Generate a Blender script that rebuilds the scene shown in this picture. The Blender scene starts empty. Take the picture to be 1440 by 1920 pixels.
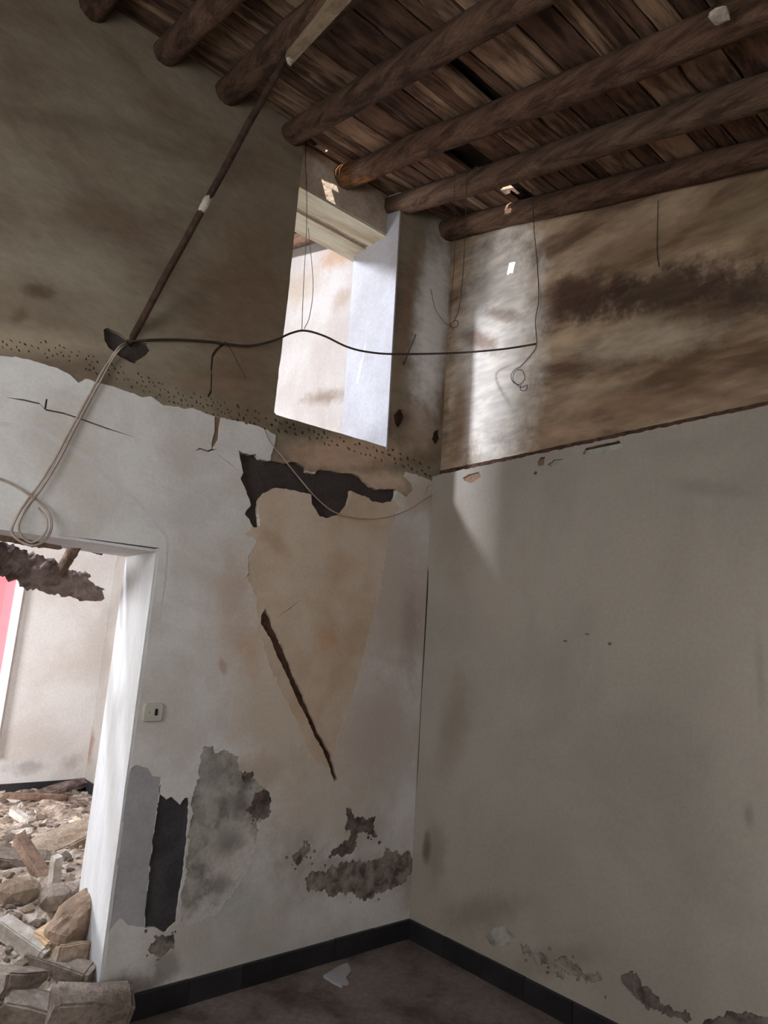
import bpy, bmesh, math, random
import numpy as np
from mathutils import Vector, Matrix, noise as mnoise
from mathutils.geometry import delaunay_2d_cdt

# ------------------------------------------------------------------ camera
# Room axes: the corner of the two walls is the origin, x runs along the left wall
# (negative = away from the corner), y through the left wall, z up.  Metres.
F_PX = 1267.66
PITCH, YAW, ROLL = (math.radians(a) for a in (11.4053, 39.8947, 3.73615))
EYE = np.array([-2.958, -3.075, 1.6])

def basis(p, y, r):
    f = np.array([math.sin(y)*math.cos(p), math.cos(y)*math.cos(p), math.sin(p)])
    rt = np.array([math.cos(y), -math.sin(y), 0.0]); up = np.cross(rt, f)
    return rt*math.cos(r)+up*math.sin(r), -rt*math.sin(r)+up*math.cos(r), f
CR, CU, CF = basis(PITCH, YAW, ROLL)

scene = bpy.context.scene
col = scene.collection
cam_d = bpy.data.cameras.new('camera')
cam_d.sensor_fit = 'HORIZONTAL'; cam_d.sensor_width = 36.0
cam_d.lens = 36.0*F_PX/1440.0
cam_d.clip_start = 0.02; cam_d.clip_end = 200
cam = bpy.data.objects.new('camera', cam_d); col.objects.link(cam)
cam.matrix_world = Matrix(((CR[0], CU[0], -CF[0], EYE[0]), (CR[1], CU[1], -CF[1], EYE[1]),
                           (CR[2], CU[2], -CF[2], EYE[2]), (0, 0, 0, 1)))
scene.camera = cam

# ------------------------------------------------------------------ light
scene.view_settings.view_transform = 'Standard'
scene.view_settings.look = 'None'
scene.view_settings.gamma = 1.0
scene.view_settings.use_curve_mapping = False
scene.view_settings.exposure = 0.0

world = bpy.data.worlds.new('world'); scene.world = world
world.use_nodes = True
bg = world.node_tree.nodes['Background']
bg.inputs['Color'].default_value = (0.88, 0.94, 1.0, 1)
bg.inputs['Strength'].default_value = 5.0
scene.cycles.max_bounces = 5; scene.cycles.diffuse_bounces = 4; scene.cycles.glossy_bounces = 2

SUN_DIR = Vector((1.0, 0.437, -1.969)).normalized()
sun_d = bpy.data.lights.new('sun', 'SUN'); sun_d.energy = 22.0; sun_d.angle = math.radians(0.53)
sun_d.color = (1.0, 0.95, 0.88)
sun = bpy.data.objects.new('sun', sun_d); col.objects.link(sun)
sun.rotation_euler = SUN_DIR.to_track_quat('-Z', 'Y').to_euler(); sun.location = (-4, -2, 9)

def area(name, loc, aim, sx, sy, watts, color):
    d = bpy.data.lights.new(name, 'AREA'); d.shape = 'RECTANGLE'; d.size = sx; d.size_y = sy
    d.energy = watts; d.color = color
    o = bpy.data.objects.new(name, d); col.objects.link(o); o.location = loc
    o.rotation_euler = (Vector(aim)-Vector(loc)).to_track_quat('-Z', 'Y').to_euler()
    return o
# sky light falling through the hole in the roof of the far room, plus fill lamps
# at unseen openings added in the far side, back and west walls
area('roof_hole_daylight', (-3.25, 1.5, 4.92), (-1.2, 0.5, 3.2), 0.27, 0.27, 235, (0.80, 0.87, 1.0))
area('far_side_fill', (-4.55, 3.2, 1.6), (-1.8, 3.4, 1.1), 1.1, 1.3, 215, (0.94, 0.97, 1.0))  # added side lamp brightening the far wall, rubble and door jamb
area('back_fill', (-3.45, -4.65, 2.0), (-2.7, 0.0, 1.6), 1.2, 1.3, 27, (1.0, 0.95, 0.895))  # added lamp behind the camera, facing the left wall
area('west_fill', (-4.25, -1.25, 2.35), (-2.2, -0.55, 1.9), 1.1, 1.1, 26, (0.92, 0.96, 1.0))  # added lamp, tilted to favour the left wall

# ------------------------------------------------------------------ survey helpers
def ray(px, py):
    return CR*(px-720)/F_PX - CU*(py-960)/F_PX + CF
def hit(px, py, ax, val):
    d = ray(px, py); return EYE + d*((val-EYE[ax])/d[ax])
def onL(px, py, y=0.0): return hit(px, py, 1, y)
def onR(px, py, x=0.0): return hit(px, py, 0, x)
def onroof(px, py, z0=4.58, s=0.28):
    d = ray(px, py); return EYE + d*((z0+s*EYE[1]-EYE[2])/(d[2]-s*d[1]))
def uvL(pts, y=0.0):
    return [(p[0], p[2]) for p in (onL(a, b, y) for a, b in pts)]
def uvR(pts, x=0.0):
    return [(p[1], p[2]) for p in (onR(a, b, x) for a, b in pts)]

def lin(c):
    return tuple(((v/255)/12.92 if v <= 10.3 else ((v/255+0.055)/1.055)**2.4) for v in c)

# ------------------------------------------------------------------ materials
def nd(nt, t, **kw):
    n = nt.nodes.new(t)
    for k, v in kw.items(): setattr(n, k, v)
    return n
def mix(nt, fac, a, b, mode='MIX'):
    m = nd(nt, 'ShaderNodeMix', data_type='RGBA', blend_type=mode)
    for i, v in ((0, fac), (6, a), (7, b)):
        if hasattr(v, 'is_linked') or hasattr(v, 'links'): nt.links.new(v, m.inputs[i])
        elif i == 0: m.inputs[i].default_value = v
        else: m.inputs[i].default_value = (*v[:3], 1)
    return m.outputs[2]
def noise(nt, vec, scale, detail=6, rough=0.6, dist=0.0):
    n = nd(nt, 'ShaderNodeTexNoise'); n.inputs['Scale'].default_value = scale
    n.inputs['Detail'].default_value = detail; n.inputs['Roughness'].default_value = rough
    n.inputs['Distortion'].default_value = dist
    nt.links.new(vec, n.inputs['Vector']); return n.outputs['Fac']
def rng(nt, v, a, b, c=0.0, d=1.0, smooth=True):
    m = nd(nt, 'ShaderNodeMapRange', interpolation_type='SMOOTHSTEP' if smooth else 'LINEAR')
    m.inputs[1].default_value = a; m.inputs[2].default_value = b
    m.inputs[3].default_value = c; m.inputs[4].default_value = d
    nt.links.new(v, m.inputs[0]); return m.outputs[0]
def mth(nt, op, a, b):
    m = nd(nt, 'ShaderNodeMath', operation=op)
    for i, v in enumerate((a, b)):
        if hasattr(v, 'links'): nt.links.new(v, m.inputs[i])
        else: m.inputs[i].default_value = v
    return m.outputs[0]
def mapping(nt, vec, loc=(0, 0, 0), rot=(0, 0, 0), scl=(1, 1, 1), t='POINT'):
    m = nd(nt, 'ShaderNodeMapping', vector_type=t)
    m.inputs['Location'].default_value = loc; m.inputs['Rotation'].default_value = rot
    m.inputs['Scale'].default_value = scl
    nt.links.new(vec, m.inputs['Vector']); return m.outputs[0]

def material(name, c1, c2, scale=3.0, fine=45.0, finemix=0.25, bump=0.3, rough=0.93, stretch=(1, 1, 1), rot=(0, 0, 0),
             blobs=(), lo=0.35, hi=0.68, perobj=0.0, speck=None, spec=0.2, bscale=30):
    """Two colours broken up by noise, optional soft stains and painted light (blobs), fine grain and bump."""
    m = bpy.data.materials.new(name); m.use_nodes = True; nt = m.node_tree
    b = nt.nodes['Principled BSDF']
    b.inputs['Roughness'].default_value = rough
    b.inputs['Specular IOR Level'].default_value = spec
    tc = nd(nt, 'ShaderNodeTexCoord').outputs['Object']
    v = mapping(nt, tc, scl=stretch, rot=rot)
    if perobj:
        oi = nd(nt, 'ShaderNodeObjectInfo')
        add = nd(nt, 'ShaderNodeVectorMath', operation='ADD')
        nt.links.new(v, add.inputs[0])
        sc = mth(nt, 'MULTIPLY', oi.outputs['Random'], 37.0)
        cb = nd(nt, 'ShaderNodeCombineXYZ')
        for i in range(3): nt.links.new(sc, cb.inputs[i])
        nt.links.new(cb.outputs[0], add.inputs[1]); v = add.outputs[0]
    n1 = noise(nt, v, scale, 5, 0.62, 0.3)
    c = mix(nt, rng(nt, n1, lo, hi), lin(c1), lin(c2))
    wob = noise(nt, tc, 9.0, 5, 0.68) if blobs else None
    for (cen, rad, ang, axis, bc, st, soft, na) in blobs:
        r3 = [0, 0, 0]; s3 = [1e4]*3
        if axis == 1: r3[1] = -ang; s3[0], s3[2] = rad
        else: r3[0] = ang; s3[1], s3[2] = rad
        q = mapping(nt, tc, loc=tuple(cen), rot=tuple(r3), scl=tuple(s3), t='TEXTURE')
        ln = nd(nt, 'ShaderNodeVectorMath', operation='LENGTH'); nt.links.new(q, ln.inputs[0])
        dd = mth(nt, 'ADD', ln.outputs['Value'], mth(nt, 'MULTIPLY', mth(nt, 'SUBTRACT', wob, 0.5), na))
        k = rng(nt, dd, max(0.0, 1-soft), 1.0, st, 0.0)
        c = mix(nt, k, c, lin(bc))
    if speck:
        sn = noise(nt, tc, speck[0], 3, 0.5)
        c = mix(nt, rng(nt, sn, speck[1], speck[1]+0.05, 0, speck[3]), c, lin(speck[2]))
    n2 = noise(nt, v, fine, 2, 0.7)
    c = mix(nt, finemix, c, mix(nt, rng(nt, n2, 0.3, 0.7, 0, 1), (0.25, 0.25, 0.25), (1, 1, 1)), 'MULTIPLY') if finemix else c
    if perobj:
        hv = nd(nt, 'ShaderNodeHueSaturation')
        nt.links.new(rng(nt, oi.outputs['Random'], 0, 1, 1-perobj, 1+perobj, False), hv.inputs['Value'])
        nt.links.new(c, hv.inputs['Color']); c = hv.outputs[0]
    nt.links.new(c, b.inputs['Base Color'])
    if bump:
        bp = nd(nt, 'ShaderNodeBump'); bp.inputs['Strength'].default_value = bump; bp.inputs['Distance'].default_value = 0.02
        h = noise(nt, v, bscale, 4, 0.65)
        nt.links.new(h, bp.inputs['Height']); nt.links.new(bp.outputs[0], b.inputs['Normal'])
    return m

def blobL(px, py, rx, ry, ang, c, st=0.7, soft=0.6, na=1.0, y=0.0):
    p = onL(px, py, y); a = onL(px+1, py, y)-p; b = onL(px, py+1, y)-p
    return (p, (max(1e-3, rx*np.linalg.norm(a)), max(1e-3, ry*np.linalg.norm(b))), math.radians(ang), 1, c, st, soft, na)
def blobR(px, py, rx, ry, ang, c, st=0.7, soft=0.6, na=1.0, x=0.0):
    p = onR(px, py, x); a = onR(px+1, py, x)-p; b = onR(px, py+1, x)-p
    return (p, (max(1e-3, rx*np.linalg.norm(a)), max(1e-3, ry*np.linalg.norm(b))), math.radians(-ang), 0, c, st, soft, na)

M = {}
TAN = (186, 160, 132); BRN = (120, 96, 76)
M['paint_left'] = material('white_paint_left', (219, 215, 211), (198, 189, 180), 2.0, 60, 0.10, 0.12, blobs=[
    blobL(570, 1180, 190, 300, 8, (208, 188, 168), 0.85, 0.8, 0.8),
    blobL(550, 1380, 150, 200, 12, (206, 188, 168), 0.7, 0.8, 0.9),
    blobL(430, 1160, 70, 180, 6, (196, 176, 158), 0.45, 0.9, 1.2),
    blobL(418, 1250, 10, 26, 25, (178, 140, 128), 0.6, 0.7, 0.6),
    blobL(740, 1120, 110, 230, 5, (190, 173, 160), 0.9, 0.8, 0.8),
    blobL(700, 1370, 130, 170, 5, (190, 174, 162), 0.85, 0.8, 0.8),
    blobL(470, 1230, 36, 70, 8, (196, 166, 140), 0.7, 0.9, 1.3),
    blobL(480, 1340, 60, 120, 0, (200, 182, 164), 0.6, 0.9, 1.1),
    blobL(770, 1180, 30, 120, 3, (158, 142, 134), 0.55, 0.9, 1.0),
    blobL(600, 1500, 170, 120, 0, (196, 178, 160), 0.55, 0.9, 1.0),
    blobL(560, 1660, 110, 90, 10, (176, 168, 158), 0.5, 0.9, 1.2),
    blobL(430, 1680, 110, 70, -20, (172, 172, 162), 0.6, 0.8, 1.0),
    blobL(770, 1660, 30, 70, 0, (140, 128, 116), 0.55, 0.9, 1.0),
    blobL(255, 1860, 90, 55, -15, (108, 98, 88), 0.85, 0.8, 0.9),
    blobL(310, 1810, 40, 40, 0, (120, 114, 104), 0.7, 0.7, 1.3),
    blobL(230, 1650, 40, 60, 0, (150, 146, 146), 0.5, 0.8, 1.2),
    blobL(520, 1790, 340, 80, -16, (176, 170, 160), 0.6, 0.9, 1.0),
    blobL(670, 1640, 150, 60, -8, (150, 142, 134), 0.6, 0.9, 1.6),
    blobL(430, 1570, 120, 190, 8, (170, 164, 156), 0.55, 0.9, 1.5),
    blobL(560, 1600, 60, 80, 30, (172, 160, 150), 0.6, 0.8, 1.8),
    blobL(690, 1560, 60, 60, 0, (176, 160, 146), 0.6, 0.9, 1.6),
    blobL(440, 1120, 40, 120, 10, (190, 168, 152), 0.6, 0.8, 1.7),
    blobL(500, 1440, 110, 50, 0, (186, 166, 148), 0.6, 0.9, 1.7),
    blobL(340, 960, 120, 60, 20, (190, 184, 180), 0.5, 0.9, 1.5),
    blobL(790, 930, 60, 60, 0, (180, 158, 140), 0.7, 0.8, 1.0),
    blobL(450, 900, 60, 40, 30, (196, 182, 172), 0.4, 0.9, 1.0),
    blobL(110, 600, 120, 60, 20, (190, 176, 160), 0.4, 0.9, 1.0),
])
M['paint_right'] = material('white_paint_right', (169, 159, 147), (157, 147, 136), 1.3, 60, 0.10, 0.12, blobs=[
    blobR(850, 1000, 60, 150, 15, (146, 129, 113), 0.5, 0.9, 0.9),
    blobR(850, 1360, 40, 160, -15, (132, 116, 102), 0.55, 0.9, 1.0),
    blobR(815, 1600, 30, 90, 0, (137, 120, 104), 0.65, 0.9, 1.0),
    blobR(800, 1590, 12, 46, 0, (87, 74, 63), 0.7, 0.8, 1.0),
    blobR(900, 1710, 120, 46, 25, (126, 114, 103), 0.6, 0.9, 1.2),
    blobR(1040, 1800, 130, 36, 27, (128, 119, 106), 0.5, 0.9, 1.2),
    blobR(1060, 1202, 5, 3, 0, (82, 72, 65), 0.8, 0.5, 0.3), blobR(1101, 1189, 6, 3, 0, (101, 86, 76), 0.7, 0.5, 0.3),
    blobR(1143, 1207, 5, 4, 0, (82, 72, 65), 0.8, 0.5, 0.3), blobR(1004, 887, 4, 4, 0, (55, 44, 39), 0.8, 0.4, 0.2),
    blobR(1330, 915, 130, 24, -14, (133, 123, 113), 0.4, 0.9, 1.0),
    blobR(1425, 1260, 14, 120, 0, (137, 127, 115), 0.4, 0.9, 1.0),
    blobR(1405, 1530, 14, 34, 0, (128, 118, 106), 0.6, 0.9, 0.8),
])
M['upper_left'] = material('raw_plaster_upper_left', (143, 131, 112), (116, 99, 82), 1.5, 14, 0.16, 0.18, stretch=(0.8, 1, 1.6), rot=(0, 0.35, 0), blobs=[
    blobL(470, 560, 130, 420, 0, (121, 95, 76), 0.7, 0.9, 0.6),
    blobL(120, 480, 190, 90, 18, (158, 148, 131), 0.5, 0.9, 0.9),
    blobL(60, 330, 140, 60, 18, (155, 146, 129), 0.4, 0.9, 0.9),
    blobL(120, 225, 230, 34, 25, (106, 93, 76), 0.55, 0.9, 1.0),
    blobL(60, 640, 300, 40, 16, (177, 160, 138), 0.6, 0.9, 0.9),
    blobL(70, 545, 45, 22, 20, (79, 57, 44), 0.7, 0.9, 1.4),
    blobL(40, 590, 34, 16, 60, (90, 68, 53), 0.6, 0.9, 1.4),
    blobL(400, 720, 150, 16, 17, (142, 116, 93), 0.5, 0.9, 0.9),
    blobL(650, 850, 150, 50, 16, (196, 164, 140), 0.95, 0.7, 0.9),
    blobL(710, 905, 100, 34, 10, (204, 178, 154), 0.85, 0.8, 0.9),
    blobL(560, 800, 60, 26, 16, (87, 68, 53), 0.6, 0.9, 1.2),
    blobL(814, 600, 44, 250, -4, (236, 230, 226), 0.85, 0.7, 0.7),  # pillar face lightened in colour for the light bounced onto it
    blobL(762, 600, 14, 260, -4, (132, 106, 87), 0.6, 0.7, 0.5),
    blobL(785, 800, 50, 70, 0, (165, 142, 124), 0.7, 0.8, 0.9),
    blobL(757, 788, 30, 26, 30, (87, 68, 51), 0.6, 0.9, 1.2),
    blobL(790, 860, 50, 22, 16, (114, 87, 66), 0.6, 0.9, 1.2),
])
M['upper_right'] = material('raw_plaster_upper_right', (188, 162, 134), (116, 92, 72), 2.2, 8, 0.34, 0.25, stretch=(1, 0.6, 2.0), rot=(0.5, 0, 0), blobs=[
    blobR(930, 650, 100, 330, 0, (242, 233, 223), 0.9, 0.6, 0.8, 0.08),  # light patch from the high opening brightened in the plaster colour
    blobR(1090, 555, 110, 62, -22, (75, 52, 41), 0.85, 0.7, 1.3, 0.08),
    blobR(1250, 545, 210, 66, -10, (78, 60, 48), 0.92, 0.7, 1.5, 0.08),
    blobR(1400, 550, 130, 70, -8, (84, 68, 55), 0.9, 0.8, 1.4, 0.08),
    blobR(1060, 690, 70, 18, -18, (96, 71, 55), 0.7, 0.8, 1.3, 0.08),
    blobR(900, 640, 60, 24, -32, (125, 93, 73), 0.75, 0.8, 1.3, 0.08),
    blobR(945, 590, 60, 18, -28, (125, 96, 78), 0.6, 0.8, 1.3, 0.08),
    blobR(1200, 640, 190, 55, -8, (196, 178, 155), 0.7, 0.8, 1.1, 0.08),
    blobR(1180, 760, 230, 46, -13, (171, 139, 112), 0.6, 0.9, 1.0, 0.08),
    blobR(1320, 740, 150, 20, -10, (119, 96, 78), 0.6, 0.9, 1.3, 0.08),
    blobR(1240, 450, 250, 55, -12, (135, 109, 84), 0.6, 0.9, 1.0, 0.08),
    blobR(1400, 400, 120, 70, -12, (146, 128, 96), 0.6, 0.9, 0.9, 0.08),
    blobR(1060, 810, 100, 30, -13, (189, 155, 128), 0.6, 0.9, 0.8, 0.08),
    blobR(862, 780, 22, 110, 0, (146, 112, 84), 0.75, 0.8, 0.8, 0.08),  # brown strip darkens the colour where the pillar's shadow falls
])
M['cement'] = material('bare_cement', (76, 68, 64), (62, 54, 50), 6, 60, 0.25, 0.5)
M['cement_dark'] = material('bare_dark_cement', (78, 74, 76), (62, 58, 60), 5, 60, 0.25, 0.4)
M['tan'] = material('tan_undercoat', (208, 189, 169), (188, 164, 140), 2.6, 60, 0.10, 0.12, blobs=[
    blobL(470, 1230, 50, 60, 0, (206, 190, 174), 0.8, 0.9, 0.9), blobL(690, 1330, 70, 120, 15, (208, 192, 176), 0.8, 0.9, 0.7), blobL(720, 1080, 40, 120, 5, (208, 190, 174), 0.6, 0.9, 0.7),
    blobL(615, 1200, 34, 46, 10, (196, 150, 114), 0.6, 0.9, 0.7), blobL(640, 1060, 40, 50, 0, (180, 146, 112), 0.5, 0.9, 0.8),
    blobL(560, 1330, 50, 60, 0, (186, 146, 110), 0.45, 0.9, 0.8),
    blobL(520, 1020, 60, 24, -30, (172, 142, 112), 0.5, 0.8, 0.8)])
M['groove'] = material('cut_groove', (98, 74, 60), (66, 46, 36), 16, 70, 0.3, 0.6)
M['grey_skim'] = material('grey_skim_coat', (174, 171, 172), (158, 155, 154), 4, 60, 0.12, 0.2)
M['grey_damp'] = material('damp_mottled_plaster', (178, 172, 162), (124, 118, 110), 6.5, 40, 0.2, 0.3, lo=0.38, hi=0.66, blobs=[
    blobL(465, 1640, 80, 130, 20, (206, 198, 190), 1.0, 0.6, 1.4), blobL(400, 1735, 130, 75, -10, (200, 196, 188), 1.0, 0.6, 1.4),
    blobL(430, 1580, 40, 40, 0, (112, 104, 98), 0.6, 0.9, 1.4), blobL(400, 1450, 30, 40, 0, (108, 102, 98), 0.5, 0.9, 1.4), blobL(415, 1660, 30, 30, 0, (100, 98, 90), 0.6, 0.9, 1.4)])
M['dark_damp'] = material('dark_damp_plaster', (128, 116, 108), (80, 70, 64), 11, 50, 0.25, 0.4)
M['green_damp'] = material('mouldy_damp_plaster', (160, 150, 138), (88, 80, 72), 12, 50, 0.25, 0.4)
M['brown_chip'] = material('brown_chipped_plaster', (146, 116, 96), (124, 96, 78), 10, 50, 0.2, 0.3)
M['pit'] = material('dark_pit_clay', (72, 54, 42), (52, 38, 30), 30, 60, 0.2, 0.3)  # dark brown clay of the pick marks and beam pockets
M['crack'] = material('crack_clay', (80, 62, 52), (58, 44, 36), 30, 60, 0.2, 0.2)
M['arch'] = material('arch_line_shade', (208, 205, 202), (200, 196, 193), 4, 60, 0.1, 0.1)  # greyer tone stands in for the faint shadow along the arch
M['jamb'] = material('chipped_white_jamb_paint', (218, 216, 216), (202, 200, 199), 3, 40, 0.1, 0.2, stretch=(1, 3, 0.6), speck=(14, 0.72, (150, 140, 130), 0.6))
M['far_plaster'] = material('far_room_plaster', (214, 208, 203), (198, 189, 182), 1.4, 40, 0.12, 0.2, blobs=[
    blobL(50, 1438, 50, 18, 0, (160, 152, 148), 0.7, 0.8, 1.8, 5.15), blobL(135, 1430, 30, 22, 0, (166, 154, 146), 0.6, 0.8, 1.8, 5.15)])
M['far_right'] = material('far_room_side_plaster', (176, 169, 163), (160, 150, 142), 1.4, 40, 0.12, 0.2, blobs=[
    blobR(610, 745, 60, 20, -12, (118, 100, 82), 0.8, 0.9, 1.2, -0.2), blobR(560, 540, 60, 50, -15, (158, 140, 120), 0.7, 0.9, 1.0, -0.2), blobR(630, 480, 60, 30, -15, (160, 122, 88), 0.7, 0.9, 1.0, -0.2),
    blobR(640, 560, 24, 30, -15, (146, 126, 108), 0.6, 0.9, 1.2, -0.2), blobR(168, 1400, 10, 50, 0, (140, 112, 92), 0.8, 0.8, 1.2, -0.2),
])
M['reveal'] = material('reveal_plaster', (176, 174, 178), (162, 158, 158), 1.8, 40, 0.12, 0.25)
M['lintel'] = material('painted_lintel_timber', (206, 200, 178), (176, 162, 134), 5, 50, 0.2, 0.3, stretch=(0.3, 2, 2))
M['fill'] = material('lintel_fill_plaster', (196, 178, 160), (150, 122, 100), 3.2, 40, 0.2, 0.3)
M['floor'] = material('dusty_cement_floor', (134, 120, 113), (80, 68, 63), 2.6, 34, 0.35, 0.15, rough=0.6, lo=0.36, hi=0.66, spec=0.35)
M['floor_far'] = material('far_room_floor', (150, 136, 122), (116, 102, 90), 3, 30, 0.3, 0.4)
M['base_tile'] = material('black_baseboard_tile', (34, 33, 36), (46, 44, 46), 5, 40, 0.2, 0.1, rough=0.45, perobj=0.2, spec=0.4)
M['log'] = material('old_log', (120, 92, 74), (72, 52, 41), 5, 30, 0.45, 0.8, stretch=(4, 0.5, 4), perobj=0.15)
M['log_grey'] = material('old_log_grey', (124, 100, 82), (80, 60, 48), 5, 30, 0.4, 0.7, stretch=(4, 0.5, 4))
M['log_rot'] = material('rotten_log', (150, 104, 62), (78, 52, 34), 6, 30, 0.45, 1.0, stretch=(3, 0.8, 3))
M['batten'] = material('pale_batten', (162, 142, 116), (132, 110, 88), 5, 30, 0.3, 0.4, stretch=(4, 0.5, 4))
M['plank'] = material('roof_plank', (126, 97, 78), (64, 46, 37), 2.4, 7, 0.3, 0.3, stretch=(0.6, 1.1, 1), perobj=0.3, bscale=9)
M['plank_pale'] = material('roof_plank_whitewashed', (168, 138, 112), (86, 64, 51), 2.4, 7, 0.3, 0.3, stretch=(0.6, 1.1, 1), perobj=0.25, bscale=9)
M['cover'] = material('roof_earth', (58, 44, 36), (38, 28, 24), 6, 30, 0.3, 0.6)
M['rust'] = material('rusty_iron', (80, 58, 47), (50, 37, 31), 20, 90, 0.3, 0.4, rough=0.8)
M['plaster_blob'] = material('plaster_splash', (206, 196, 182), (176, 162, 146), 12, 60, 0.2, 0.4)
M['cable_dark'] = material('dark_cable', (70, 56, 50), (54, 44, 40), 10, 60, 0.1, 0.0, rough=0.6)
M['cable_pale'] = material('pale_flex', (176, 160, 146), (150, 132, 118), 10, 60, 0.1, 0.0, rough=0.6)
M['wire'] = material('thin_wire', (66, 54, 50), (50, 42, 40), 10, 60, 0.1, 0.0, rough=0.5)
M['switch'] = material('ivory_switch_plastic', (190, 186, 172), (182, 178, 164), 6, 60, 0.06, 0.0, rough=0.4)
M['switch_dark'] = material('dark_switch_rocker', (36, 36, 40), (28, 28, 32), 6, 60, 0.05, 0.0, rough=0.4)
M['stone_grey'] = material('rubble_grey', (150, 136, 124), (104, 90, 80), 7, 30, 0.35, 0.7, perobj=0.25)
M['stone_tan'] = material('rubble_tan', (188, 168, 148), (144, 122, 102), 6, 30, 0.35, 0.7, perobj=0.2)
M['stone_white'] = material('rubble_plaster', (222, 214, 204), (186, 172, 158), 6, 30, 0.25, 0.5, perobj=0.12)
M['adobe'] = material('brown_adobe', (164, 140, 120), (116, 94, 78), 6, 30, 0.35, 0.7)
M['brick_pale'] = material('pale_brick', (216, 186, 150), (186, 152, 118), 8, 40, 0.3, 0.6, perobj=0.12)
M['wood_dark'] = material('rotten_timber', (148, 128, 120), (88, 72, 66), 8, 30, 0.45, 1.0, stretch=(1, 1, 1))  # lightened to carry the haze around the rotten beam
M['wood_brown'] = material('broken_board', (150, 124, 106), (104, 82, 68), 6, 30, 0.35, 0.6)
M['rubble'] = material('rubble_dust', (206, 190, 174), (136, 118, 102), 9, 24, 0.45, 1.0)
M['frame'] = material('white_window_frame', (244, 246, 246), (236, 238, 240), 3, 40, 0.05, 0.0, rough=0.5)
m = bpy.data.materials.new('backlit_pink_shutter'); m.use_nodes = True
b = m.node_tree.nodes['Principled BSDF']; b.inputs['Base Color'].default_value = (*lin((226, 110, 120)), 1)
b.inputs['Roughness'].default_value = 0.7
tcn = nd(m.node_tree, 'ShaderNodeTexCoord'); nz = noise(m.node_tree, tcn.outputs['Object'], 4, 3)
cc = mix(m.node_tree, nz, lin((236, 96, 110)), lin((232, 130, 120)))
m.node_tree.links.new(cc, b.inputs['Emission Color']); b.inputs['Emission Strength'].default_value = 0.85  # backlight through the shutter given as its own emission
M['pink'] = m

# ------------------------------------------------------------------ mesh helpers
def mesh_obj(name, verts, faces, mat=None, parent=None, loc=(0, 0, 0), smooth=False, label=None, cat=None, group=None, kind=None):
    me = bpy.data.meshes.new(name)
    me.from_pydata([tuple(map(float, v)) for v in verts], [], faces); me.update()
    if mat: me.materials.append(M[mat] if isinstance(mat, str) else mat)
    if smooth: me.polygons.foreach_set('use_smooth', [True]*len(me.polygons))
    o = bpy.data.objects.new(name, me); col.objects.link(o); o.location = loc
    if parent: o.parent = parent
    tag(o, label, cat, group, kind)
    return o
def tag(o, label=None, cat=None, group=None, kind=None):
    if label: o['label'] = label
    if cat: o['category'] = cat
    if group: o['group'] = group
    if kind: o['kind'] = kind
    return o
def box_vf(x0, x1, y0, y1, z0, z1):
    v = [(x0, y0, z0), (x1, y0, z0), (x1, y1, z0), (x0, y1, z0), (x0, y0, z1), (x1, y0, z1), (x1, y1, z1), (x0, y1, z1)]
    f = [(0, 3, 2, 1), (4, 5, 6, 7), (0, 1, 5, 4), (1, 2, 6, 5), (2, 3, 7, 6), (3, 0, 4, 7)]
    return v, f
def join_vf(parts):
    V, Fc = [], []
    for v, f in parts:
        n = len(V); V += v; Fc += [tuple(i+n for i in q) for q in f]
    return V, Fc
def catmull(pts, n=8):
    P = [Vector(p) for p in pts]; P = [P[0]*2-P[1]]+P+[P[-1]*2-P[-2]]; out = []
    for i in range(1, len(P)-2):
        a, b, c, d = P[i-1:i+3]
        for k in range(n):
            t = k/n
            out.append(0.5*((2*b)+(c-a)*t+(2*a-5*b+4*c-d)*t*t+(3*b-a-3*c+d)*t**3))
    out.append(P[-2]); return out
def tube_vf(pts, rad, seg=6):
    pts = [Vector(p) for p in pts]; V, Fc = [], []
    t0 = (pts[1]-pts[0]).normalized()
    n = t0.orthogonal().normalized()
    for i, p in enumerate(pts):
        t = (pts[min(i+1, len(pts)-1)]-pts[max(i-1, 0)]).normalized()
        n = (n-t*n.dot(t)).normalized(); bn = t.cross(n)
        r = rad(i/(len(pts)-1)) if callable(rad) else rad
        for k in range(seg):
            a = 2*math.pi*k/seg
            V.append(p+(n*math.cos(a)+bn*math.sin(a))*r)
    for i in range(len(pts)-1):
        for k in range(seg):
            a, b_ = i*seg+k, i*seg+(k+1) % seg
            Fc.append((a, b_, b_+seg, a+seg))
    Fc.append(tuple(range(seg))[::-1]); Fc.append(tuple(range((len(pts)-1)*seg, len(pts)*seg)))
    return V, Fc

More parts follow.
